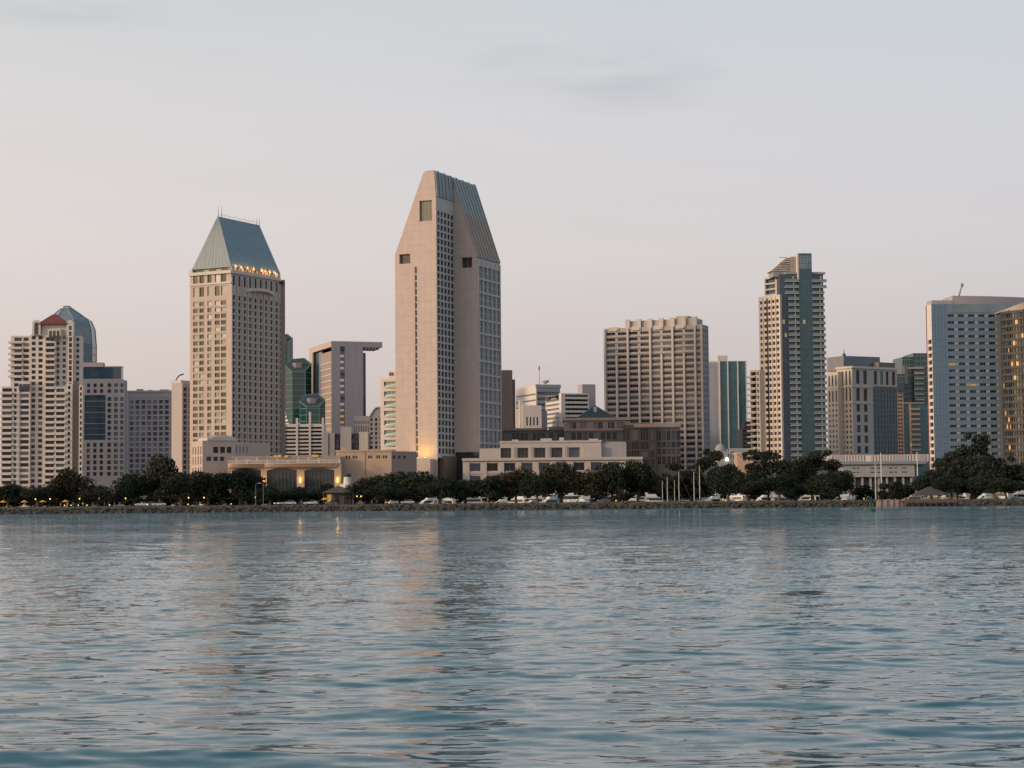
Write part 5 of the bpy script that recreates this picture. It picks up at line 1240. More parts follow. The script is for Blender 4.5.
# ================================================================ ground
mat('ground_soil', (0.09, 0.085, 0.07), 0.95, .25); mat('asphalt', (0.06, 0.06, 0.06), .9); mat('path_concrete', (0.30, 0.29, 0.27), .9)
mat('rock', (0.052, 0.046, 0.040), 0.95, .45, scale=.9); mat('lawn', (0.065, 0.075, 0.028), .95, .3); mat('soil_bank', (0.07, 0.06, 0.042), .95, .3)
mat('bark', (0.16, 0.12, 0.09), .95, .3, scale=1.5); mat('skin', (0.5, 0.32, 0.24), .6)
SHORE = 662.0
def ground():
    m = MB(); X = 900
    def shore(x): return SHORE + 4.0 * math.sin(x * .011 + .6) * 0.5 + 1.2 * math.sin(x * .05) + .8 * math.sin(x * .17 + 2)
    N = 180; f = []; k_ = []
    for i in range(N + 1):
        x = -X + 2 * X * i / N; f.append((x, shore(x)));
    for i in range(N):
        (x0, y0), (x1, y1) = f[i], f[i + 1]
        m.poly([(x0, y0 - 1.5, -2), (x1, y1 - 1.5, -2), (x1, y1 + 5, GZ - .35), (x0, y0 + 5, GZ - .35)], 1)
        m.poly([(x0, y0 + 5, GZ - .35), (x1, y1 + 5, GZ - .35), (x1, y1 + 10, GZ), (x0, y0 + 10, GZ)], 2)
        m.poly([(x0, y0 + 10, GZ), (x1, y1 + 10, GZ), (x1, 712, GZ), (x0, 712, GZ)], 2 if i % 1 == 0 else 0)
        m.poly([(x0, 712, GZ), (x1, 712, GZ), (x1, 716, -2), (x0, 716, -2)], 1)
    o = m.build('park_ground', ['ground_soil', 'soil_bank', 'lawn']); tag(o, kind='structure')
    m = MB(); m.poly([(-9000, 786, GZ), (9000, 786, GZ), (9000, 14000, GZ), (-9000, 14000, GZ)]); m.poly([(-9000, 786, -2), (9000, 786, -2), (9000, 786, GZ), (-9000, 786, GZ)])
    tag(m.build('mainland_ground', 'ground_soil'), kind='structure')
    m = MB()
    for i in range(N):
        (x0, y0), (x1, y1) = f[i], f[i + 1]; a, c = 10.5, 13.5
        m.poly([(x0, y0 + a, GZ + .004), (x1, y1 + a, GZ + .004), (x1, y1 + c, GZ + .004), (x0, y0 + c, GZ + .004)])
    tag(m.build('promenade_path', 'path_concrete'), kind='structure')
    m = MB(); m.poly([(-260, 694, GZ + .006), (260, 694, GZ + .006), (260, 700, GZ + .006), (-260, 700, GZ + .006)])
    m.box(-260, 260, 693.7, 693.98, GZ, GZ + .12); tag(m.build('park_road', 'asphalt'), kind='structure')
    # stones of the bank
    b = MB(); t = (1 + 5 ** .5) / 2
    ico = [Vector(p).normalized() for p in ((-1, t, 0), (1, t, 0), (-1, -t, 0), (1, -t, 0), (0, -1, t), (0, 1, t), (0, -1, -t), (0, 1, -t), (t, 0, -1), (t, 0, 1), (-t, 0, -1), (-t, 0, 1))]
    fa = ((0, 11, 5), (0, 5, 1), (0, 1, 7), (0, 7, 10), (0, 10, 11), (1, 5, 9), (5, 11, 4), (11, 10, 2), (10, 7, 6), (7, 1, 8), (3, 9, 4), (3, 4, 2), (3, 2, 6), (3, 6, 8), (3, 8, 9), (4, 9, 5), (2, 4, 11), (6, 2, 10), (8, 6, 7), (9, 8, 1))
    for k in range(4200):
        x = random.uniform(-250, 250); s = random.random(); y = shore(x) - 1.3 + 6.0 * s; z = -.25 + s * (GZ - .25) + random.uniform(-.1, .15)
        r = random.uniform(.22, .7) if random.random() < .85 else random.uniform(.7, 1.15); sx, sy, sz = (r * random.uniform(.8, 1.5), r * random.uniform(.7, 1.2), r * random.uniform(.5, .9)); i = len(b.v)
        a = random.uniform(0, 6.28); ca, sa = math.cos(a), math.sin(a)
        for v in ico:
            j = random.uniform(.8, 1.2); vx, vy = v.x * sx * j, v.y * sy * j
            b.v.append((x + vx * ca - vy * sa, y + vx * sa + vy * ca, z + v.z * sz * j))
        for q in fa: b.f.append(tuple(i + w for w in q)); b.m.append(0)
    tag(b.build('shore_stones', 'rock'), kind='stuff')
    return shore
shore = ground()

# ================================================================ trees
def leafmat(name, c, c2):
    m, nt, b = nodes_of(name)
    n = noise(nt, position(nt), .55, 2); f = mth(nt, 'MULTIPLY_ADD', n, 2.6, -.8, clamp=True)
    nt.links.new(mixc(nt, f, c, c2), b.inputs['Base Color']); b.inputs['Roughness'].default_value = .7
    b.inputs['Specular IOR Level'].default_value = .25
leafmat('leaf_dark', (0.008, 0.016, 0.011), (0.020, 0.031, 0.017)); leafmat('leaf_mid', (0.011, 0.017, 0.010), (0.028, 0.034, 0.016)); leafmat('leaf_brown', (0.022, 0.020, 0.010), (0.046, 0.036, 0.018))
def leaves(centers, radii, n, size, r, flat=.75):
    """leaf clumps spread over the shells of several lobes; unit crown"""
    c = np.array(centers); rr = np.array(radii); w = rr ** 2; idx = r.choice(len(c), n, p=w / w.sum())
    d = r.normal(size=(n, 3)); d /= np.linalg.norm(d, axis=1)[:, None]
    rad = rr[idx] * (1 - .45 * r.random(n) ** 2.2) * (1 + .10 * r.normal(size=n))
    p = c[idx] + d * rad[:, None] * np.array([1, 1, flat])
    a = r.normal(size=(n, 3)) + d * .6; a /= np.linalg.norm(a, axis=1)[:, None]
    t = np.cross(a, r.normal(size=(n, 3))); t /= np.linalg.norm(t, axis=1)[:, None]; s = np.cross(a, t)
    sz = size * r.uniform(.55, 1.3, n)[:, None]; t *= sz; s *= sz * r.uniform(.5, .9, n)[:, None]
    v = np.stack([p - t, p - s * .9 + t * .1, p + t, p + s + t * .1], 1).reshape(-1, 3)
    return v
def crown_mesh(kind, seed):
    r = np.random.default_rng(seed); C = []; Rr = []
    if kind in ('round', 'brown'):
        for k in range(26):
            a = r.uniform(0, 6.283); q = .40 * r.random() ** .5; z = .62 - .62 * q + r.uniform(-.22, .14)
            C.append((q * math.cos(a) * 1.05, q * math.sin(a), z)); Rr.append(r.uniform(.13, .24))
        n, s = 7600, .024
    elif kind == 'tall':
        for k in range(24):
            a = r.uniform(0, 6.283); z = r.uniform(.24, .97); q = r.uniform(.05, .38) * (1.05 - abs(z - .5)); C.append((q * math.cos(a), q * math.sin(a), z)); Rr.append(r.uniform(.065, .15))
        n, s = 5600, .021
    else:
        for k in range(12):
            a = r.uniform(0, 6.283); q = .36 * r.random() ** .5; C.append((q * math.cos(a), q * math.sin(a), r.uniform(.2, .75) - q * .4)); Rr.append(r.uniform(.12, .22))
        n, s = 2400, .04
    v = leaves(C, Rr, n, s, r)
    z0 = {'round': .17, 'brown': .15, 'tall': .2, 'shrub': .02}[kind]
    v[:, 2] = np.maximum(v[:, 2], z0); top = np.quantile(v[:, 2], .998); v[:, 2] *= 1 / top
    wd = np.quantile(np.abs(v[:, 0]), .995); v[:, :2] *= .5 / wd
    me = bpy.data.meshes.new('crown'); nv = len(v)
    me.vertices.add(nv); me.vertices.foreach_set('co', v.ravel()); me.loops.add(nv); me.loops.foreach_set('vertex_index', np.arange(nv)); me.polygons.add(nv // 4)
    me.polygons.foreach_set('loop_start', np.arange(0, nv, 4)); me.polygons.foreach_set('loop_total', np.full(nv // 4, 4)); me.update(); me.validate()
    me.materials.append(MATS[{'round': 'leaf_dark' if seed % 2 else 'leaf_mid', 'brown': 'leaf_brown', 'tall': 'leaf_mid', 'shrub': 'leaf_mid'}[kind]])
    # trunk and limbs reaching into the lobes
    b = MB(); h0 = {'round': .26, 'brown': .24, 'tall': .34, 'shrub': .1}[kind]; r0 = .03 if kind != 'tall' else .016
    b.tube([(0, 0, -.02), (.008, .004, h0 * .5), (0, 0, h0)], [r0 * 1.3, r0, r0 * .85], 8)
    for k in range(9 if kind != 'shrub' else 4):
        c = Vector(C[k]); c.z *= 1 / top; b.tube([(0, 0, h0 * .85), (c.x * .45, c.y * .45, h0 + (c.z - h0) * .55), (c.x, c.y, c.z)], [r0 * .6, r0 * .35, r0 * .1], 6)
    tm = bpy.data.meshes.new('trunk'); tm.from_pydata(b.v, [], b.f); tm.materials.append(MATS['bark'])
    return me, tm
CROWNS = {k: [crown_mesh(k, s) for s in ss] for k, ss in (('round', (1, 2, 3, 4)), ('brown', (11, 12)), ('tall', (21, 22, 23)), ('shrub', (31, 32)))}
def tree(px, ytop, wpx, Y, kind, label, zb=GZ):
    z = zat(px, ytop, Y); h = z - zb; w = wpx * Y / F_ * (1.0 if kind == 'shrub' else 1.28)
    x = slope(px, 485) * Y
    root = empty('bush' if kind == 'shrub' else 'park_tree', (x, Y, zb), label, 'bush' if kind == 'shrub' else 'tree', 'trees in the waterfront park', random.uniform(0, 6.28))
    me, tm = CROWNS[kind][(int(px * 7) + int(Y)) % len(CROWNS[kind])]
    for nm, mesh in (('crown', me), ('trunk', tm)):
        o = bpy.data.objects.new(nm, mesh); COL.objects.link(o); o.parent = root; o.scale = (w, min(w, 16), h)
    return root
TREES = [
 (8, 484, 36, 690, 'round', 'low dark tree at the left edge of the park under the white condominium'),
 (38, 487, 30, 684, 'round', 'small dark tree left of the broad brownish tree below the white condominium'),
 (70, 469.5, 62, 702, 'brown', 'broad brownish domed tree in front of the right bays of the white condominium'),
 (97, 486, 32, 686, 'round', 'small dark tree just right of the broad brownish tree'),
 (134, 474, 38, 696, 'round', 'dark tree left of the biggest left hand tree, below the grey office grid'),
 (160, 456, 64, 703, 'round', 'tallest dark tree below the narrow pinkish block and grey office grid'),
 (181, 473, 42, 689, 'round', 'dark tree below the left foot of the pink stepped hotel wing'),
 (208, 471.5, 40, 691, 'round', 'round dark tree hiding the foot of the pink stepped hotel wing'),
 (240, 469.5, 58, 694, 'round', 'flat domed dark tree left of the arched glass bays'),
 (270, 486, 30, 686, 'round', 'low dark tree under the left tall arched glass bay'),
 (300, 487, 34, 692, 'round', 'low dark tree between the two tall arched glass bays'),
 (326, 484, 30, 694, 'round', 'low dark tree under the right tall arched glass bay'),
 (366, 478, 36, 691, 'round', 'dark tree below the orange pink ballroom block'),
 (405, 472, 66, 703, 'round', 'broad dark tree covering the foot of the tallest tower'),
 (386, 483, 40, 686, 'round', 'lower dark tree at the left front of the broad one under the tallest tower'),
 (440, 478, 40, 692, 'round', 'dark tree right of the entrance block of the tallest tower'),
 (465, 480, 36, 697, 'round', 'dark tree under the left end of the long cream hall'),
 (488, 477, 34, 690, 'round', 'dark tree under the second opening of the long cream hall'),
 (516, 468, 36, 693, 'brown', 'olive brown tree in front of the long cream hall'),
 (537, 475, 34, 687, 'round', 'dark tree between the olive brown tree and the tallest tree before the cream hall'),
 (561, 462.5, 56, 696, 'round', 'tall round dark tree before the middle of the long cream hall'),
 (591, 470, 34, 690, 'brown', 'small olive brown tree right of the tall round tree before the cream hall'),
 (612, 463, 52, 694, 'round', 'round dark tree before the right end of the cream hall'),
 (638, 461, 50, 697, 'round', 'broad dark tree below the red brick mall'),
 (656, 476, 34, 791, 'round', 'low dark tree left of the cluster of bare masts'),
 (677, 463, 38, 794, 'tall', 'thin leafy tree behind the masts at the foot of the wide beige tower'),
 (707, 449.5, 38, 793, 'tall', 'tall loose eucalyptus at the right foot of the wide beige tower'),
 (690, 472, 30, 792, 'tall', 'smaller loose tree left of the tall eucalyptus by the wide beige tower'),
 (728, 465, 42, 692, 'round', 'dark tree below the pale dome'),
 (747, 473, 34, 688, 'round', 'low dark tree below the small sand coloured building'),
 (768, 451, 48, 700, 'tall', 'tall loose tree at the left foot of the tall slim condominium'),
 (796, 458, 40, 695, 'round', 'dark tree under the glass spine of the tall slim condominium'),
 (822, 450.5, 44, 699, 'tall', 'tall loose tree at the right foot of the tall slim condominium'),
 (839, 471, 28, 690, 'round', 'dark tree left of the concrete terminal'),
 (779, 475, 46, 685, 'round', 'low wide tree at the waterfront below the tall slim condominium, left of its twin'),
 (812, 476, 44, 685, 'round', 'low wide tree at the waterfront below the right side of the tall slim condominium'),
 (891, 483, 26, 676, 'shrub', 'lone bush on the bank left of the wooden fishing deck'),
 (931, 470, 36, 703, 'round', 'dark tree behind the little hipped roof shelter'),
 (951, 474, 36, 695, 'round', 'low dark tree just right of the little hipped roof shelter'),
 (975, 432.5, 54, 708, 'tall', 'tallest dark tree in front of the blue grey hotel slab'),
 (957, 452, 38, 704, 'tall', 'loose tree on the left flank of the tallest tree before the blue grey hotel'),
 (972, 456, 60, 698, 'round', 'wide dark tree under the tallest one before the blue grey hotel'),
 (1006, 457, 54, 701, 'tall', 'dark tree at the foot of the curved glass hotel wing'),
 (1030, 463, 50, 696, 'round', 'dark tree cut by the right edge of the picture'),
 (993, 474, 56, 689, 'round', 'low wide dark tree above the moored boats at the right'),
 (862, 485, 22, 708, 'shrub', 'bush below the left part of the concrete terminal'),
 (905, 481, 20, 708, 'shrub', 'bush below the right part of the concrete terminal'),
 (-26, 480, 50, 694, 'round', 'dark tree just outside the left edge of the picture'),
 (1068, 462, 56, 694, 'round', 'dark tree just outside the right edge of the picture'),
]
for t in TREES: tree(*t)
# bushes along the quay on the far side of the boat basin
px = -30.0
while px < 1055:
    Yb = 789 + random.uniform(0, 3)
    o = tree(px, random.uniform(489, 494), random.uniform(24, 34), Yb, 'shrub', 'dark bush in the low hedge row behind the moored boats and tree trunks'); o['group'] = 'hedge row behind the boats'
    px += random.uniform(14, 20)

# ================================================================ boats in the basin behind the park
mat('hull_white', (0.6, 0.59, 0.58), .35, .05, streak=.03); mat('hull_blue', (0.03, 0.05, 0.10), .3); mat('canvas_blue', (0.04, 0.07, 0.13), .9); mat('mast_paint', (0.62, 0.6, 0.57), .4, .04)
def hull(L, B, H, n=14):
    rings = []
    for k in range(n + 1):
        s = k / n; w = B / 2 * (1 - max(0, (s - .45) / .55) ** 2.2) * (.9 + .1 * min(1, s * 4)); w = max(w, .04); sh = H * (.82 + .32 * s ** 2); x = -L / 2 + L * s
        rk = .10 * L * max(0, (s - .8) / .2) 
        rings.append([(x - rk * .6, 0, -.45), (x - rk * .5, -w * .55, -.2), (x, -w, sh), (x, w, sh), (x - rk * .5, w * .55, -.2)])
    m = MB(); m.loft(rings); return m
def motor_boat():
    r = empty('motor_boat', (0, 0, 0), 'x', 'boat', 'motor boats moored behind the park trees')
    hull(12, 3.9, 1.9).build('hull', 'hull_white', r)
    m = MB(); m.loft([[(x0, -w, z), (x1, -w, z), (x1, w, z), (x0, w, z)] for x0, x1, w, z in ((-3.6, 3.4, 1.5, 1.6), (-3.5, 2.6, 1.45, 2.6), (-3.4, 1.5, 1.3, 3.55))]); cab = m.build('cabin', 'hull_white', r)
    m = MB(); m.loft([[(x0, -w, z), (x1, -w, z), (x1, w, z), (x0, w, z)] for x0, x1, w, z in ((-3.0, 2.72, 1.5, 2.5), (-3.0, 1.75, 1.385, 3.3))]); m.build('cabin_window', 'glass_dark', cab)
    m = MB(); m.box(-4.6, .9, -1.45, 1.45, 3.56, 3.8); m.loft([[(x0, -w, z), (x1, -w, z), (x1, w, z), (x0, w, z)] for x0, x1, w, z in ((-2.6, .7, 1.3, 3.8), (-2.4, .1, 1.2, 4.6))]); fly = m.build('flybridge', 'hull_white', r)
    m = MB(); m.loft([[(x - .35, y, z), (x + .35, y, z), (x + .35, y + .12, z), (x - .35, y + .12, z)] for x, y, z in ((-2.6, -1.25, 3.8), (-3.0, -1.1, 5.3))]); m.loft([[(x - .35, y, z), (x + .35, y, z), (x + .35, y + .12, z), (x - .35, y + .12, z)] for x, y, z in ((-2.6, 1.13, 3.8), (-3.0, .98, 5.3))]); m.box(-3.5, -1.2, -1.2, 1.2, 5.25, 5.4); m.build('hardtop', 'hull_white', fly)
    m = MB()
    for k in range(7): x = .8 + k * .78; w = 1.9 * (1 - max(0, ((x + 6) / 12 - .45) / .55) ** 2.2); [m.tube([(x, s * w, 2.0), (x, s * w, 2.75)], .04, 4) for s in (-1, 1)]
    m.build('bow_rail', 'steel', r)
    m = MB(); m.tube([(-2.8, 0, 5.3), (-2.9, 0, 7.2)], .05, 5); m.lathe((-2.4, 0, 5.4), [(.1, 0), (.3, .15), (.3, .4), (.05, .6)], 8); m.build('radar_mast', 'mast_paint', fly)
    return r
def sail_boat():
    r = empty('sail_boat', (0, 0, 0), 'x', 'sailing boat', 'sailing boats with bare masts behind the park')
    hull(11, 3.3, 1.35).build('hull', 'hull_white', r)
    m = MB(); m.loft([[(x0, -w, z), (x1, -w, z), (x1, w, z), (x0, w, z)] for x0, x1, w, z in ((-1.5, 2.6, 1.05, 1.2), (-1.4, 2.0, .9, 1.85))]); m.build('cabin', 'hull_white', r)
    m = MB(); m.tube([(.8, 0, 1.0), (.8, 0, 8), (.8, 0, 15)], [.17, .15, .10], 6); m.tube([(.8, -.9, 8.5), (.8, .9, 8.5)], .07, 5); mst = m.build('mast', 'mast_paint', r)
    m = MB(); m.tube([(.7, 0, 2.9), (-3.8, 0, 2.9)], [.13, .11], 6); bm = m.build('boom', 'mast_paint', mst)
    m = MB(); m.tube([(.5, 0, 3.2), (-1, 0, 3.3), (-3.6, 0, 3.1)], [.36, .32, .15], 8); m.build('furled_sail', 'canvas_blue', mst)
    m = MB(); [m.tube([p, (.8, 0, 14.8)], .025, 4) for p in ((-5.2, 0, 1.3), (.6, 1.5, 1.3), (.6, -1.5, 1.3))]; m.build('rigging', 'steel', mst)
    return r
def place(proto, used, px, Y, rz, label, z=-.1, s=1.0, group=None):
    o = proto if not used else copy_tree(proto); used.append(1)
    o.location = (slope(px, 500) * Y, Y, z); o.rotation_euler = (0, 0, R(rz)); o.scale = (s, s, s); o['label'] = label
    if group: o['group'] = group
    return o
mbp, um = motor_boat(), []; sbp, us_ = sail_boat(), []
MOTOR = [(428, 190, 1.15, 'leftmost white motor boat, under the entrance block of the tallest tower'), (446, 165, 1.1, 'white motor boat below the left end of the cream hall'), (471, 200, 1.3, 'larger white motor boat left of the olive brown tree by the cream hall'),
 (500, 200, .9, 'small white motor boat below the first openings of the cream hall'), (517, 170, 1.2, 'white motor boat showing under the olive brown tree before the cream hall'), (533, 185, 1.25, 'broad white motor boat left of the tall round tree before the cream hall'), (549, 200, 1.1, 'white motor boat under the left half of the tall round tree before the cream hall'),
 (572, 160, 1.6, 'tall white motor yacht right of the tall round tree before the cream hall'), (582, 195, 1.1, 'low white motor boat just right of the tall motor yacht'), (631, 185, .9, 'small white motor boat below the red brick mall'), (655, 15, 1.25, 'white motor boat with raked bow left of the masts'),
 (712, 180, 1.0, 'white motor boat right of the masts by the tall eucalyptus'), (735, 170, 1.3, 'rounded white motor boat below the pale dome'), (764, 190, 1.15, 'white motor boat left below the tall slim condominium'), (781, 20, 1.1, 'white motor boat below the glass spine of the tall slim condominium'), (806, 175, 1.2, 'white motor boat below the right side of the tall slim condominium'),
 (841, 195, 1.1, 'white motor boat left of the bare masts before the concrete terminal'), (858, 160, 1.0, 'white motor boat under the left part of the concrete terminal'), (912, 185, 1.1, 'white motor boat beside the shelter, left of it'), (930, 200, .95, 'white motor boat in front of the shelter'),
 (950, 175, 1.35, 'white motor boat right of the wooden fishing deck'), (966, 100, 1.1, 'white motor boat seen from its stern below the tallest tree at the right'), (985, 190, 1.1, 'white motor boat between the stern-on boat and the right edge boats'), (1000, 160, 1.45, 'large white motor boat near the right edge with a crane pole beside it'), (1019, 200, 1.3, 'white motor boat cut by the right edge of the picture')]
for px, rz, s, l in MOTOR: place(mbp, um, px, 730 + random.uniform(-4, 14), rz + random.uniform(-25, 25), l, s=s * .92)
for k in range(22):
    px = random.choice((random.uniform(415, 660), random.uniform(705, 870), random.uniform(905, 1022)))
    place(mbp, um, px, random.uniform(718, 724), random.uniform(0, 360), 'small white motor boat in the near row of moorings, half hidden by the park trees', s=random.uniform(.55, .8), group='small boats in the near row of moorings')
SAIL = [(664, 170, .62, 'short masted sailing boat leftmost of the mast cluster'), (669, 190, .7, 'sailing boat second from the left in the mast cluster'), (676, 160, .62, 'sailing boat in the middle of the mast cluster'), (681, 175, .8, 'sailing boat at the right side of the mast cluster'),
 (696, 185, .8, 'sailing boat between the mast cluster and the tall eucalyptus'), (702, 165, .95, 'taller masted sailing boat at the trunk of the tall eucalyptus'), (717, 200, .68, 'sailing boat right of the tall eucalyptus trunk'), (776, 190, .62, 'sailing boat hidden under the trees of the tall slim condominium'), (821, 170, .7, 'sailing boat at the right foot of the tall slim condominium'),
 (845, 160, .8, 'sailing boat just left of the concrete terminal'), (878, 190, .95, 'sailing boat with its mast left of the tallest mast'), (884.6, 175, 1.2, 'sailing boat with the tallest mast, before the concrete terminal'), (921, 170, 1.22, 'sailing boat with a thick white mast at the right end of the concrete terminal'), (955, 165, 1.08, 'sailing boat with its mast showing left of the tallest tree'), (1005, 140, .75, 'sailing boat near the right edge')]
for px, rz, s, l in SAIL: place(sbp, us_, px, 738 + random.uniform(-5, 16), rz, l, s=s * 1.15)

# ================================================================ park furniture, huts, people, cars
def shelter(px0, px1, ye, yt, Y, name, label, cat, roof, wall, lit=False):
    x0, x1 = slope(px0, 495) * Y, slope(px1, 495) * Y; c = (x0 + x1) / 2; D = 8
    r = empty(name, (c, Y + D / 2, GZ), label, cat)
    ze, zt = zat((px0 + px1) / 2, ye, Y), zat((px0 + px1) / 2, yt, Y)
    m = MB(); m.loft([[(x0, Y, ze), (x1, Y, ze), (x1, Y + D, ze), (x0, Y + D, ze)], [(x0, Y, ze + .25), (x1, Y, ze + .25), (x1, Y + D, ze + .25), (x0, Y + D, ze + .25)], [(c - .5, Y + 3.8, zt), (c + .5, Y + 3.8, zt), (c + .5, Y + 4.2, zt), (c - .5, Y + 4.2, zt)]]); m.build('hip_roof', roof, r)
    if wall:
        m = MB(); m.box(x0 + 1.2, x1 - 1.2, Y + 1.2, Y + D - 1, GZ, ze); wl = m.build('wall', wall, r)
        for k in range(3):
            m = MB(); a = x0 + 1.8 + (x1 - x0 - 3) * k / 3; m.box(a, a + 1.4, Y + 1.12, Y + 1.19, GZ + .3, ze - .5); m.build('window', 'lit_room' if lit and k == 0 else 'glass_dark', wl)
    for sx in (x0 + .5, c - 2, c + 2, x1 - .5):
        m = MB(); m.box(sx - .15, sx + .15, Y + .3, Y + .6, GZ, ze); m.build('post', 'brown_timber', r)
    return r
shelter(915, 950, 495.5, 486.5, 689, 'park_shelter', 'open shelter with a grey hipped roof behind the wooden fishing deck', 'shelter', 'roof_brown', None)
shelter(322, 354, 493, 486, 686, 'park_kiosk', 'dark hipped roof kiosk with a glowing yellow window under the white round tower', 'kiosk', 'roof_brown', 'roof_brown', True)
def round_tower():
    x, Y = slope(347.4, 480) * 706, 706; r = empty('lookout_tower', (x, Y, GZ), 'white round lookout tower with a dark cap between the arched hall and ballroom block', 'tower')
    z = lambda y: zat(347, y, Y) - GZ
    m = MB(); m.lathe((x, Y, GZ), [(2.4, 0), (2.2, z(488)), (2.9, z(487.6)), (2.9, z(485)), (1.5, z(483.5)), (1.35, z(477))], 14); m.build('shaft', 'white_wall', r)
    m = MB(); m.lathe((x, Y, GZ), [(1.2, z(477)), (1.2, z(475)), (1.9, z(474.9)), (1.1, z(473.4)), (.1, z(472.6))], 14); m.build('cap', 'roof_slate', r)
    m = MB(); m.box(x - .4, x + .4, Y - 2.46, Y - 2.2, GZ + z(487), GZ + z(485)); m.build('window', 'glass_dark', r)
round_tower()
def deck():
    Y = 650.5; x0, x1 = slope(905, 503) * Y, slope(957, 503) * Y; r = empty('fishing_deck', ((x0 + x1) / 2, Y + 5, 0), 'brown wooden fishing deck on piles at the water edge', 'deck'); z = 1.75
    m = MB(); m.box(x0, x1, Y, Y + 13, z, z + .22); m.box(x0, x1, Y - .06, Y + .14, z - .5, z + .16); m.build('platform', 'brown_timber', r)
    for k in range(9):
        for yy in (Y + .6, Y + 6):
            m = MB(); x = x0 + .5 + (x1 - x0 - 1) * k / 8; m.tube([(x, yy, -2), (x, yy, z)], .2, 7); m.build('pile', 'roof_brown', r)
    m = MB(); n = 24
    for k in range(n + 1): x = x0 + .1 + (x1 - x0 - .2) * k / n; m.box(x - .06, x + .06, Y + .1, Y + .22, z + .22, z + 1.25)
    for zz in (.6, .95, 1.25): m.box(x0, x1, Y + .08, Y + .24, z + zz - .05, z + zz + .06)
    m.build('railing', 'brown_timber', r)
deck()
m = MB(); Y = 660.0
for a, c, y in ((880, 890, 499), (891, 898, 499.6), (899, 904.4, 498.4)):
    pass
def pink_wall():
    Y = 660.5; r = empty('boat_ramp_wall', (slope(892, 503) * Y, Y, 0), 'low pinkish concrete wall with buttresses on the bank left of the fishing deck', 'wall')
    m = MB(); m.box(slope(877, 503) * Y, slope(904, 503) * Y, Y, Y + 1.2, -1, 1.7); m.build('wall_body', 'tan_panel', r)
    for px in (879, 885, 891.5, 897, 902.5):
        m = MB(); x = slope(px, 503) * Y; m.box(x - .6, x + .6, Y - .5, Y - .01, -1, 2.3); m.build('buttress', 'tan_panel', r)
pink_wall()
def buoy():
    Y = 419; x = slope(871.2, 505) * Y; r = empty('channel_buoy', (x, Y, 0), 'green channel marker buoy with a lattice top floating off the bank', 'buoy')
    mat('buoy_green', (0.008, 0.075, 0.04), .5)
    m = MB(); m.lathe((x, Y, 0), [(.2, -.6), (1.0, -.3), (1.02, .38), (.85, .5), (.1, .52)], 16); m.build('float', 'buoy_green', r)
    m = MB(); P = [(x + .62 * math.cos(a), Y + .62 * math.sin(a), .5) for a in (math.pi * (.25 + .5 * k) for k in range(4))]; Q = [(x + (p[0] - x) * .4, Y + (p[1] - Y) * .4, 2.3) for p in P]
    for k in range(4): m.tube([P[k], Q[k]], .06, 5); m.tube([P[k], [(P[(k + 1) % 4][i] + Q[(k + 1) % 4][i]) / 2 for i in range(3)]], .04, 4); m.tube([[(P[k][i] + Q[k][i]) / 2 for i in range(3)], Q[(k + 1) % 4]], .04, 4)
    m.build('lattice', 'buoy_green', r)
    m = MB(); m.box(x - .55, x + .55, Y - .03, Y + .03, 1.9, 2.85); m.box(x - .03, x + .03, Y - .55, Y + .55, 1.9, 2.85); m.build('dayboard', 'buoy_green', r)
    m = MB(); m.lathe((x, Y, 2.86), [(.14, 0), (.16, .25), (.05, .4)], 8); m.build('lantern', 'glass_green', r)
buoy()
# lamp posts
def lamp_post():
    r = empty('lamp_post', (0, 0, 0), 'x', 'street lamp', 'lit globe lamps along the park promenade')
    m = MB(); m.lathe((0, 0, 0), [(.16, 0), (.14, .4), (.06, .5), (.045, 3.2)], 8); m.build('pole', 'frame_dark', r)
    m = MB(); m.lathe((0, 0, 3.2), [(.05, 0), (.22, .12), (.27, .3), (.2, .48), (.05, .56)], 10); m.build('globe', 'lamp_warm', r); return r
lp, ul = lamp_post(), []
for px, l in ((35.5, 'lit globe lamp at the far left below the white condominium'), (50, 'lit globe lamp left of the pair below the brownish tree'), (56.5, 'lit globe lamp right of the pair below the brownish tree'), (79.5, 'lit globe lamp below the right part of the brownish tree'), (99, 'lit globe lamp below the office block with the blue glass band'), (125.5, 'bright globe lamp left of the parked vans'),
              (188.6, 'lit globe lamp left of the pair below the pink hotel wing'), (204, 'lit globe lamp right of the pair below the pink hotel wing'), (255.5, 'lit globe lamp below the flat domed tree'), (357, 'lit globe lamp right beside the dark roofed kiosk'), (361, 'second lit globe lamp right of the dark roofed kiosk')):
    o = place(lp, ul, px, 679 + random.uniform(-2, 6), 0, l, z=GZ, s=.85)
def street_lamp():
    r = empty('street_lamp', (0, 0, 0), 'x', 'street lamp', 'tall pale street lamps in the park')
    m = MB(); m.lathe((0, 0, 0), [(.16, 0), (.14, .5), (.075, .6), (.055, 7.6)], 8); m.build('pole', 'frame_grey', r)
    m = MB(); m.tube([(0, 0, 7.5), (.5, 0, 7.9), (1.4, 0, 7.95)], .06, 6); m.build('arm', 'frame_grey', r)
    m = MB(); m.loft([[(.9, -.18, z), (1.7, -.18, z), (1.7, .18, z), (.9, .18, z)] for z in (7.86, 8.02)]); m.build('lamp_head', 'white_paint', r); return r
slp, usl = street_lamp(), []
for px, l in ((255.8, 'tall pale street lamp left of its pair before the left tall arched bay'), (263.4, 'tall pale street lamp right of its pair before the left tall arched bay')):
    place(slp, usl, px, 676 + random.uniform(0, 3), random.choice((0, 180)), l, z=GZ)
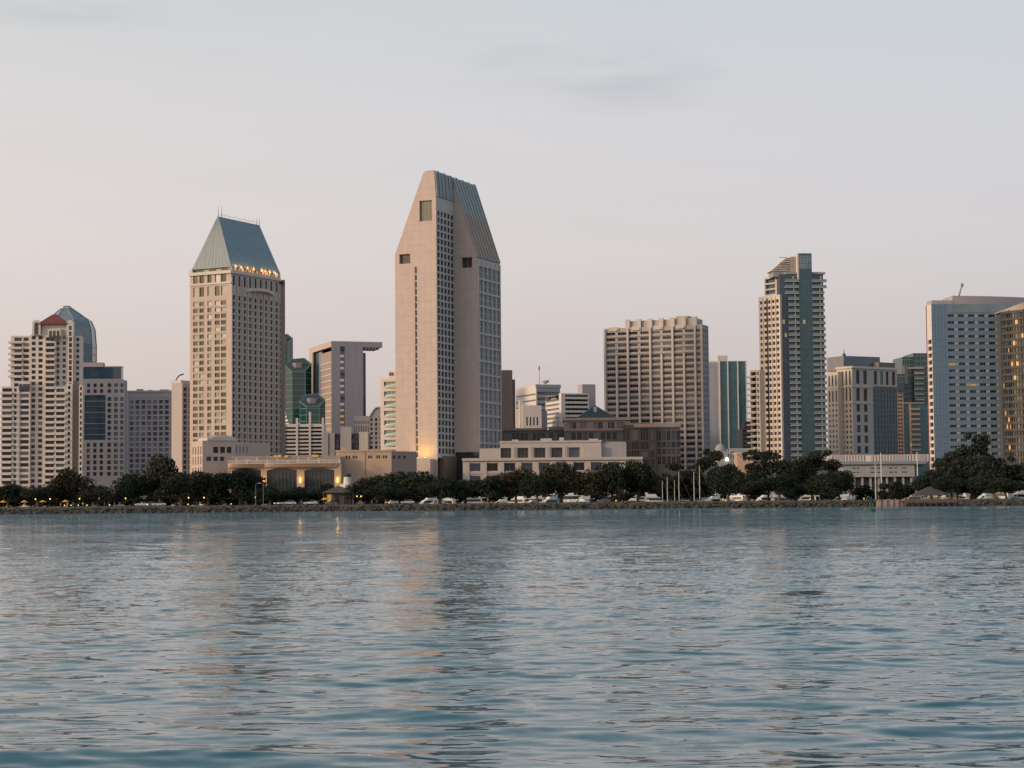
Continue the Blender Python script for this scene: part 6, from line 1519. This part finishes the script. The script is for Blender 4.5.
def bollard():
    r = empty('light_bollard', (0, 0, 0), 'x', 'light bollard', 'small light bollards along the bank')
    m = MB(); m.lathe((0, 0, 0), [(.12, 0), (.12, .7), (.1, .72)], 8); m.build('post', 'frame_dark', r)
    m = MB(); m.lathe((0, 0, .72), [(.11, 0), (.13, .1), (.13, .28), (.03, .36)], 8); m.build('lens', 'lamp_warm', r); return r
bp_, ub = bollard(), []
for px in (64.5, 71, 78.3, 87, 109.5, 147, 188, 231, 389, 568, 616, 648, 723, 761, 810, 864, 946):
    o = place(bp_, ub, px, shore(slope(px, 505) * 668) + 7.2, 0, 'small lit bollard standing at the edge of the grassy bank', z=GZ - .25, s=1.0)
# parasols
def parasol():
    r = empty('parasol', (0, 0, 0), 'x', 'parasol', 'yellow parasols in the park')
    mat('parasol_cloth', (0.70, 0.36, 0.02), .8)
    m = MB(); m.lathe((0, 0, 2.1), [(1.5, 0), (1.45, .08), (.7, .5), (.05, .8)], 8); m.build('canopy', 'parasol_cloth', r)
    m = MB(); m.lathe((0, 0, 0), [(.3, 0), (.3, .08), (.04, .1), (.04, 2.8)], 8); m.build('pole', 'frame_grey', r)
    return r
pp, up_ = parasol(), []
for px, l in ((3.5, 'yellow parasol at the left edge of the park'), (24.5, 'yellow parasol on the lawn left of the globe lamps'), (43, 'largest yellow parasol left of the pair of globe lamps'), (65.5, 'yellow parasol under the brownish tree'), (325, 'yellow parasol at the left side of the dark roofed kiosk')):
    place(pp, up_, px, 676 + random.uniform(0, 4), 0, l, z=GZ, s=.9)
# people
def person_mesh(seed, shirt, trouser):
    r = random.Random(seed); st = r.uniform(-.16, .16)
    J = dict(pel=(0, 0, .92), ch=(0, .01, 1.30), nk=(0, 0, 1.47), hd=(0, -.02, 1.62), ht=(0, -.01, 1.74), ls=(-.19, 0, 1.40), le=(-.25, .03 + st * .4, 1.12), lh=(-.24, -.06 + st, .87), rs=(.19, 0, 1.40), re=(.25, .03 - st * .4, 1.12), rh=(.24, -.06 - st, .87),
             lk=(-.10, -.03 - st * .7, .49), lf=(-.10, -st * 1.4 + .03, .06), lt=(-.11, -st * 1.4 - .17, .03), rk=(.10, -.03 + st * .7, .49), rf=(.10, st * 1.4 + .03, .06), rt=(.11, st * 1.4 - .17, .03), lp=(-.09, 0, .88), rp=(.09, 0, .88))
    RAD = dict(pel=.15, ch=.165, nk=.055, hd=.10, ht=.07, ls=.07, le=.05, lh=.04, rs=.07, re=.05, rh=.04, lk=.065, lf=.05, lt=.04, rk=.065, rf=.05, rt=.04, lp=.1, rp=.1)
    K = list(J); E = [('pel', 'ch'), ('ch', 'nk'), ('nk', 'hd'), ('hd', 'ht'), ('ch', 'ls'), ('ls', 'le'), ('le', 'lh'), ('ch', 'rs'), ('rs', 're'), ('re', 'rh'), ('pel', 'lp'), ('lp', 'lk'), ('lk', 'lf'), ('lf', 'lt'), ('pel', 'rp'), ('rp', 'rk'), ('rk', 'rf'), ('rf', 'rt')]
    me = bpy.data.meshes.new('person'); me.from_pydata([J[k] for k in K], [(K.index(a), K.index(c)) for a, c in E], [])
    o = bpy.data.objects.new('person_skeleton', me); COL.objects.link(o)
    sk = o.modifiers.new('skin', 'SKIN'); o.modifiers.new('sub', 'SUBSURF').levels = 1
    for k, v in zip(K, me.skin_vertices[0].data): v.radius = (RAD[k], RAD[k] * .8); v.use_root = (k == 'pel')
    dg = bpy.context.evaluated_depsgraph_get(); out = bpy.data.meshes.new_from_object(o.evaluated_get(dg)); bpy.data.objects.remove(o)
    out.name = 'person'; out.materials.clear()
    for mm in ('skin', shirt, trouser, 'shoe'): out.materials.append(MATS[mm])
    for p in out.polygons:
        c = p.center; p.material_index = 3 if c.z < .1 else 2 if c.z < .93 and abs(c.x) < .21 else 0 if (c.z > 1.46 or (abs(c.x) > .2 and c.z < 1.14)) else 1
    return out
mat('shoe', (.03, .03, .03)); mat('shirt_white', (.6, .6, .6)); mat('shirt_dark', (.04, .045, .06)); mat('shirt_red', (.35, .06, .05)); mat('shirt_blue', (.08, .16, .3)); mat('jeans', (.05, .07, .12)); mat('khaki', (.3, .24, .17)); mat('hair', (.03, .02, .015))
mat('car_white', (.45, .45, .45), .25, .02, streak=0, coat=1); mat('car_silver', (.35, .36, .38), .25, .02, metal=.4, streak=0, coat=1); mat('car_dark', (.03, .035, .04), .25, .02, streak=0, coat=1); mat('car_blue', (.04, .12, .25), .25, .02, streak=0, coat=1); mat('rubber', (.02, .02, .02), .9)
def hair_mesh():
    m = MB(); m.lathe((0, .015, 1.60), [(.105, 0), (.118, .05), (.10, .12), (.05, .17), (.01, .18)], 10); me = bpy.data.meshes.new('hair'); me.from_pydata(m.v, [], m.f); me.materials.append(MATS['hair']); return me
PM = {('white', 'jeans'): person_mesh(1, 'shirt_white', 'jeans'), ('dark', 'jeans'): person_mesh(2, 'shirt_dark', 'jeans'), ('red', 'khaki'): person_mesh(3, 'shirt_red', 'khaki'), ('blue', 'khaki'): person_mesh(4, 'shirt_blue', 'khaki')}
HM = hair_mesh()
for px in (60, 67, 74, 82, 84, 92, 104, 110, 116, 141, 196, 199, 245, 299, 301, 315, 318, 372, 377, 390, 880):
    k = random.choice(list(PM)); x = slope(px, 505) * 672; y = shore(x) + random.uniform(10, 14)
    o = bpy.data.objects.new('person', PM[k]); COL.objects.link(o); o.location = (x, y, GZ + .005); o.rotation_euler = (0, 0, random.uniform(0, 6.28))
    tag(o, f'person in a {k[0]} top and {"blue jeans" if k[1] == "jeans" else "khaki trousers"} standing on the promenade', 'person', f'people in {k[0]} tops on the promenade')
    h = bpy.data.objects.new('hair', HM); COL.objects.link(h); h.parent = o
# cars
def car():
    r = empty('parked_car', (0, 0, 0), 'x', 'car', 'cars parked in the waterfront park')
    prof = [(-2.2, .35), (-2.25, .75), (-2.1, .95), (-1.75, 1.0), (1.15, 1.0), (2.05, .85), (2.22, .6), (2.2, .35)]
    m = MB(); m.loft([[(x, y * (1 if z < .8 else .95), z) for x, z in prof] for y in (-.88, -.8, .8, .88)]); body = m.build('body', 'car_white', r)
    cab = [(-1.9, .99), (-1.45, 1.42), (-.4, 1.5), (.35, 1.42), (1.15, .99)]
    m = MB(); m.loft([[(x, s * (.8 - .25 * (z - 1)), z) for x, z in cab] for s in (-1, 1)]); m.build('cabin_glass', 'glass_dark', r)
    m = MB(); m.loft([[(x, s * .62, z) for x, z in ((-1.4, 1.44), (-.4, 1.53), (.3, 1.45), (.3, 1.42), (-.4, 1.49), (-1.4, 1.4))] for s in (-1, 1)]); m.build('roof_panel', 'car_white', r)
    for x in (-1.35, 1.35):
        for s in (-1, 1):
            m = MB(); m.tube([(x, s * .72, .33), (x, s * .9, .33)], .33, 14); w = m.build('wheel', 'rubber', r); m = MB(); m.tube([(x, s * .89, .33), (x, s * .92, .33)], .19, 10); m.build('rim', 'steel', w)
    for s in (-1, 1):
        m = MB(); m.box(2.16, 2.24, s * .6 - .16, s * .6 + .16, .62, .76); m.build('headlight', 'lamp_white', r)
    return r
cp_, uc_ = car(), []
def recolor(o, mname):
    for ch in o.children:
        if ch.name.split('.')[0] in ('body', 'roof_panel'): ch.material_slots[0].link = 'OBJECT'; ch.material_slots[0].material = MATS[mname]
for px, rz, mm, s, l in ((142, 185, 'car_white', 1.1, 'white parked car at the left foot of the tallest left hand tree'), (150, 175, 'car_blue', 1.15, 'blue parked car between two white ones below the tall left hand tree'), (159, 190, 'car_white', 1.1, 'white parked car right of the blue one'),
                         (278, 262, 'car_silver', 1.1, 'silver car facing the water with headlights on left of the arched bays'), (289, 178, 'car_white', 1.2, 'pale parked car below the left tall arched bay'), (311, 175, 'car_silver', 1.15, 'silver parked car below the right tall arched bay'), (332, 185, 'car_dark', 1.0, 'dark parked car left of the kiosk'), (392, 180, 'car_white', 1.1, 'white parked car right of the kiosk under the broad tree'), (408, 170, 'car_silver', 1.1, 'silver parked car under the broad tree at the foot of the tallest tower'), (604, 178, 'car_dark', 1.1, 'dark parked car below the right end of the cream hall')):
    o = place(cp_, uc_, px, 681 + random.uniform(-1, 4), rz, l, z=GZ + .01, s=s); recolor(o, mm)
# ================================================================ water: one sheet, real waves where the eye can tell
def water():
    ys = [-1500., -600., -60., -5., 8.]; y = 12.0
    while y < 668: ys.append(y); y += max(.05, y * .0014)
    ys += [690., 740., 800., 1200., 3000., 6000.]
    n = 1100; ts = np.concatenate([[-14, -4, -1.6, -1.0, -.7], np.linspace(-.56, .56, n), [.7, 1.0, 1.6, 4, 14]])
    Y = np.array(ys)[:, None]; X = np.sign(ts)[None, :] * 0 + ts[None, :] * np.maximum(np.abs(Y), 12) ; Y = np.repeat(Y, len(ts), 1)
    r = np.random.default_rng(5); Z = np.zeros_like(X)
    grow = .75 + .5 * np.sin(X * .021 + 1.3 * np.sin(Y * .013)) * np.sin(Y * .017 + .6 * np.sin(X * .009))
    groups = ((9.0, 5.5, 10, .014), (5.0, 2.6, 16, .0160), (2.6, 1.3, 22, .0125), (1.3, .6, 30, .0084), (.6, .3, 30, .0042))
    for hi, lo, cnt, amp in groups:
        zz = np.zeros_like(X)
        for k in range(cnt):
            L = math.exp(r.uniform(math.log(lo), math.log(hi))); th = r.normal(0, .38) + math.radians(84); ph = r.uniform(0, 6.283); q = 2 * math.pi / L
            zz += np.sin(q * (X * math.cos(th) + Y * math.sin(th)) + ph) * (L / hi)
        zz *= amp * math.sqrt(2 / cnt) * 1.08
        res = np.maximum(np.abs(Y) * 1.12 / n, np.maximum(.05, Y * .0014)); fade = np.clip((lo / res - 2.0) / 3.0, 0, 1)
        lee = np.clip(2.1 - Y / 45, .68, 1.65) if lo > 1 else 1.0     # the open water in mid channel lies flatter
        Z += zz * fade * grow * lee
    Z = Z + .14 * np.maximum(Z, 0) ** 2 / .03
    edge = np.clip((.60 - np.abs(X) / np.maximum(np.abs(Y), 12)) / .04, 0, 1) * (Y > 10) * (Y < 664)
    Z *= edge
    nr, nc = X.shape; v = np.stack([X, Y, Z], 2).reshape(-1, 3).astype(np.float32)
    i = np.arange(nr * nc).reshape(nr, nc); f = np.stack([i[:-1, :-1], i[:-1, 1:], i[1:, 1:], i[1:, :-1]], 2).reshape(-1, 4).astype(np.int32)
    me = bpy.data.meshes.new('water'); me.vertices.add(len(v)); me.vertices.foreach_set('co', v.ravel()); me.loops.add(f.size); me.loops.foreach_set('vertex_index', f.ravel())
    me.polygons.add(len(f)); me.polygons.foreach_set('loop_start', np.arange(0, f.size, 4, dtype=np.int32)); me.polygons.foreach_set('loop_total', np.full(len(f), 4, dtype=np.int32)); me.polygons.foreach_set('use_smooth', np.ones(len(f), bool)); me.update()
    m, nt, b = nodes_of('bay_water')
    b.inputs['Base Color'].default_value = (0.007, 0.082, 0.108, 1); b.inputs['Roughness'].default_value = .05; b.inputs['IOR'].default_value = 1.34
    # fine ripples: the normal wobbles with three sizes of noise, rougher in long gust streaks
    def wob(scale, amp, det=2):
        t = nt.nodes.new('ShaderNodeTexNoise'); t.inputs['Scale'].default_value = 1; t.inputs['Detail'].default_value = det
        nt.links.new(position(nt, (scale[0], scale[1], 1)), t.inputs['Vector'])
        a = nt.nodes.new('ShaderNodeVectorMath'); a.operation = 'SUBTRACT'; nt.links.new(t.outputs['Color'], a.inputs[0]); a.inputs[1].default_value = (.5, .5, .5)
        s = nt.nodes.new('ShaderNodeVectorMath'); s.operation = 'MULTIPLY'; nt.links.new(a.outputs[0], s.inputs[0]); s.inputs[1].default_value = (amp * .7, amp, 0)
        return s.outputs[0]
    def vadd(a, c):
        n_ = nt.nodes.new('ShaderNodeVectorMath'); n_.operation = 'ADD'; nt.links.new(a, n_.inputs[0]); nt.links.new(c, n_.inputs[1]); return n_.outputs[0]
    w = vadd(vadd(wob((5.5, 11.0), WOB[0]), wob((.55, 1.1), WOB[1])), wob((.12, .3), WOB[2]))
    gust = mth(nt, 'MAXIMUM', mth(nt, 'MULTIPLY_ADD', noise(nt, position(nt, (.009, .03, 1)), 1, 4), 3.2, -.55), .15)
    # a breeze ruffles the open channel more than the lee near the viewer's bank
    sp = nt.nodes.new('ShaderNodeSeparateXYZ'); nt.links.new(position(nt), sp.inputs[0])
    brz = nt.nodes.new('ShaderNodeMapRange'); nt.links.new(sp.outputs[1], brz.inputs[0]); brz.inputs[1].default_value = 42; brz.inputs[2].default_value = 290; brz.inputs[3].default_value = .09; brz.inputs[4].default_value = 3.6
    gust = mth(nt, 'MULTIPLY', gust, brz.outputs[0])
    sc = nt.nodes.new('ShaderNodeVectorMath'); sc.operation = 'SCALE'; nt.links.new(w, sc.inputs[0]); nt.links.new(gust, sc.inputs['Scale'])
    g = nt.nodes.new('ShaderNodeNewGeometry'); nrm = nt.nodes.new('ShaderNodeVectorMath'); nrm.operation = 'NORMALIZE'
    nt.links.new(vadd(g.outputs['Normal'], sc.outputs[0]), nrm.inputs[0]); nt.links.new(nrm.outputs[0], b.inputs['Normal'])
    me.materials.append(m); o = bpy.data.objects.new('water', me); COL.objects.link(o); tag(o, kind='structure')
WOB = (.95, .62, .30)
water()

# ================================================================ sky, sun, camera
def world():
    w = bpy.data.worlds.new('World'); S.world = w; w.use_nodes = True; nt = w.node_tree; nt.nodes.clear()
    out = nt.nodes.new('ShaderNodeOutputWorld'); bg = nt.nodes.new('ShaderNodeBackground'); bg2 = nt.nodes.new('ShaderNodeBackground'); add = nt.nodes.new('ShaderNodeAddShader')
    sky = nt.nodes.new('ShaderNodeTexSky'); sky.sky_type = 'NISHITA'; sky.sun_disc = False
    sky.sun_elevation = math.asin(SUN_DIR.z); sky.sun_rotation = math.atan2(SUN_DIR.x, SUN_DIR.y); sky.dust_density = 4; sky.air_density = 1.2
    nt.links.new(sky.outputs[0], bg2.inputs[0]); bg2.inputs[1].default_value = SKY_STRENGTH
    tc = nt.nodes.new('ShaderNodeTexCoord'); d = tc.outputs['Generated']; sep = nt.nodes.new('ShaderNodeSeparateXYZ'); nt.links.new(d, sep.inputs[0]); dx, dy, dz = sep.outputs
    def ramp(stops):
        r = nt.nodes.new('ShaderNodeValToRGB'); e = r.color_ramp.elements
        while len(e) < len(stops): e.new(.5)
        for q, (p, c) in zip(e, stops): q.position = p; q.color = (*lin(c), 1)
        nt.links.new(dz, r.inputs[0]); return r.outputs[0]
    # the dusk haze: pinkish low down on the sunset side, mauve on the other, blue grey above
    L = ramp(SKY_L); Rr = ramp(SKY_R)
    f = mth(nt, 'MULTIPLY_ADD', dx, 1.85, .5, clamp=True)
    c = mixc(nt, f, L, Rr)
    # faint cloud wisps
    cl = noise(nt, None, 1.0, 5, .55); tn = cl.node; mp = nt.nodes.new('ShaderNodeVectorMath'); mp.operation = 'MULTIPLY'; nt.links.new(d, mp.inputs[0]); mp.inputs[1].default_value = (9, 3, 62); nt.links.new(mp.outputs[0], tn.inputs['Vector'])
    cf = mth(nt, 'MULTIPLY_ADD', cl, 2.6, -1.15, clamp=True)
    def blob(px, py, sx, sz):
        q = ray(px, py).normalized(); a = mth(nt, 'DIVIDE', mth(nt, 'SUBTRACT', dx, q.x), sx); e = mth(nt, 'DIVIDE', mth(nt, 'SUBTRACT', dz, q.z), sz)
        s = mth(nt, 'ADD', mth(nt, 'MULTIPLY', a, a), mth(nt, 'MULTIPLY', e, e)); return mth(nt, 'SUBTRACT', 1.0, s, clamp=True)
    bl = mth(nt, 'ADD', mth(nt, 'ADD', blob(528, 65, .036, .012), blob(630, 80, .055, .022)), mth(nt, 'MULTIPLY', blob(70, 10, .06, .012), .8), clamp=True)
    wsp = mth(nt, 'MULTIPLY', mth(nt, 'MULTIPLY', bl, mth(nt, 'ADD', cf, .12)), .40)
    gen = mth(nt, 'MULTIPLY', cf, .05)
    c = mixc(nt, mth(nt, 'ADD', wsp, gen), c, lin((150, 150, 160)))
    # warm glow round the sunken sun
    dt = nt.nodes.new('ShaderNodeVectorMath'); dt.operation = 'DOT_PRODUCT'; nt.links.new(d, dt.inputs[0]); dt.inputs[1].default_value = Vector((-.80, -.58, .20)).normalized()
    gl = mth(nt, 'MULTIPLY', mth(nt, 'POWER', mth(nt, 'MAXIMUM', dt.outputs['Value'], 0.0), 2.2), GLOW)
    c = mixc(nt, gl, c, (1.22, .93, .78))
    nt.links.new(c, bg.inputs[0]); bg.inputs[1].default_value = HAZE_STRENGTH
    nt.links.new(bg.outputs[0], add.inputs[0]); nt.links.new(bg2.outputs[0], add.inputs[1]); nt.links.new(add.outputs[0], out.inputs[0])
SKY_STRENGTH, HAZE_STRENGTH, GLOW = .05, .90, .6
SKY_L = [(0, (207, 190, 188)), (.06, (216, 199, 197)), (.13, (221, 208, 206)), (.20, (218, 209, 208)), (.27, (205, 205, 204)), (.42, (178, 188, 197)), (.75, (128, 150, 168))]
SKY_R = [(0, (184, 174, 178)), (.06, (194, 183, 189)), (.13, (204, 195, 199)), (.20, (202, 198, 202)), (.27, (196, 200, 203)), (.42, (174, 187, 198)), (.75, (126, 150, 169))]
world()
sun = bpy.data.lights.new('sun', 'SUN'); sun.energy = 2.3; sun.angle = R(6); sun.color = (1, .74, .52)
so = bpy.data.objects.new('sun', sun); so.rotation_euler = SUN_DIR.to_track_quat('Z', 'Y').to_euler(); COL.objects.link(so)
cam = bpy.data.cameras.new('camera'); cam.sensor_width = 36; cam.lens = F_ * 36 / W_; cam.clip_start = .5; cam.clip_end = 30000
co = bpy.data.objects.new('camera', cam); co.location = (0, 0, CAMZ); co.rotation_euler = CAMROT.to_euler(); COL.objects.link(co); S.camera = co
S.view_settings.view_transform = 'Standard'; S.view_settings.look = 'None'; S.view_settings.exposure = 0; S.view_settings.gamma = 1; S.view_settings.use_curve_mapping = False
S.cycles.use_denoising = True; S.cycles.denoiser = 'OPENIMAGEDENOISE'; S.cycles.denoising_input_passes = 'RGB_ALBEDO_NORMAL'; S.cycles.sample_clamp_direct = 6; S.cycles.max_bounces = 5; S.cycles.diffuse_bounces = 3; S.cycles.glossy_bounces = 3; S.cycles.transmission_bounces = 2; S.cycles.sample_clamp_indirect = 2
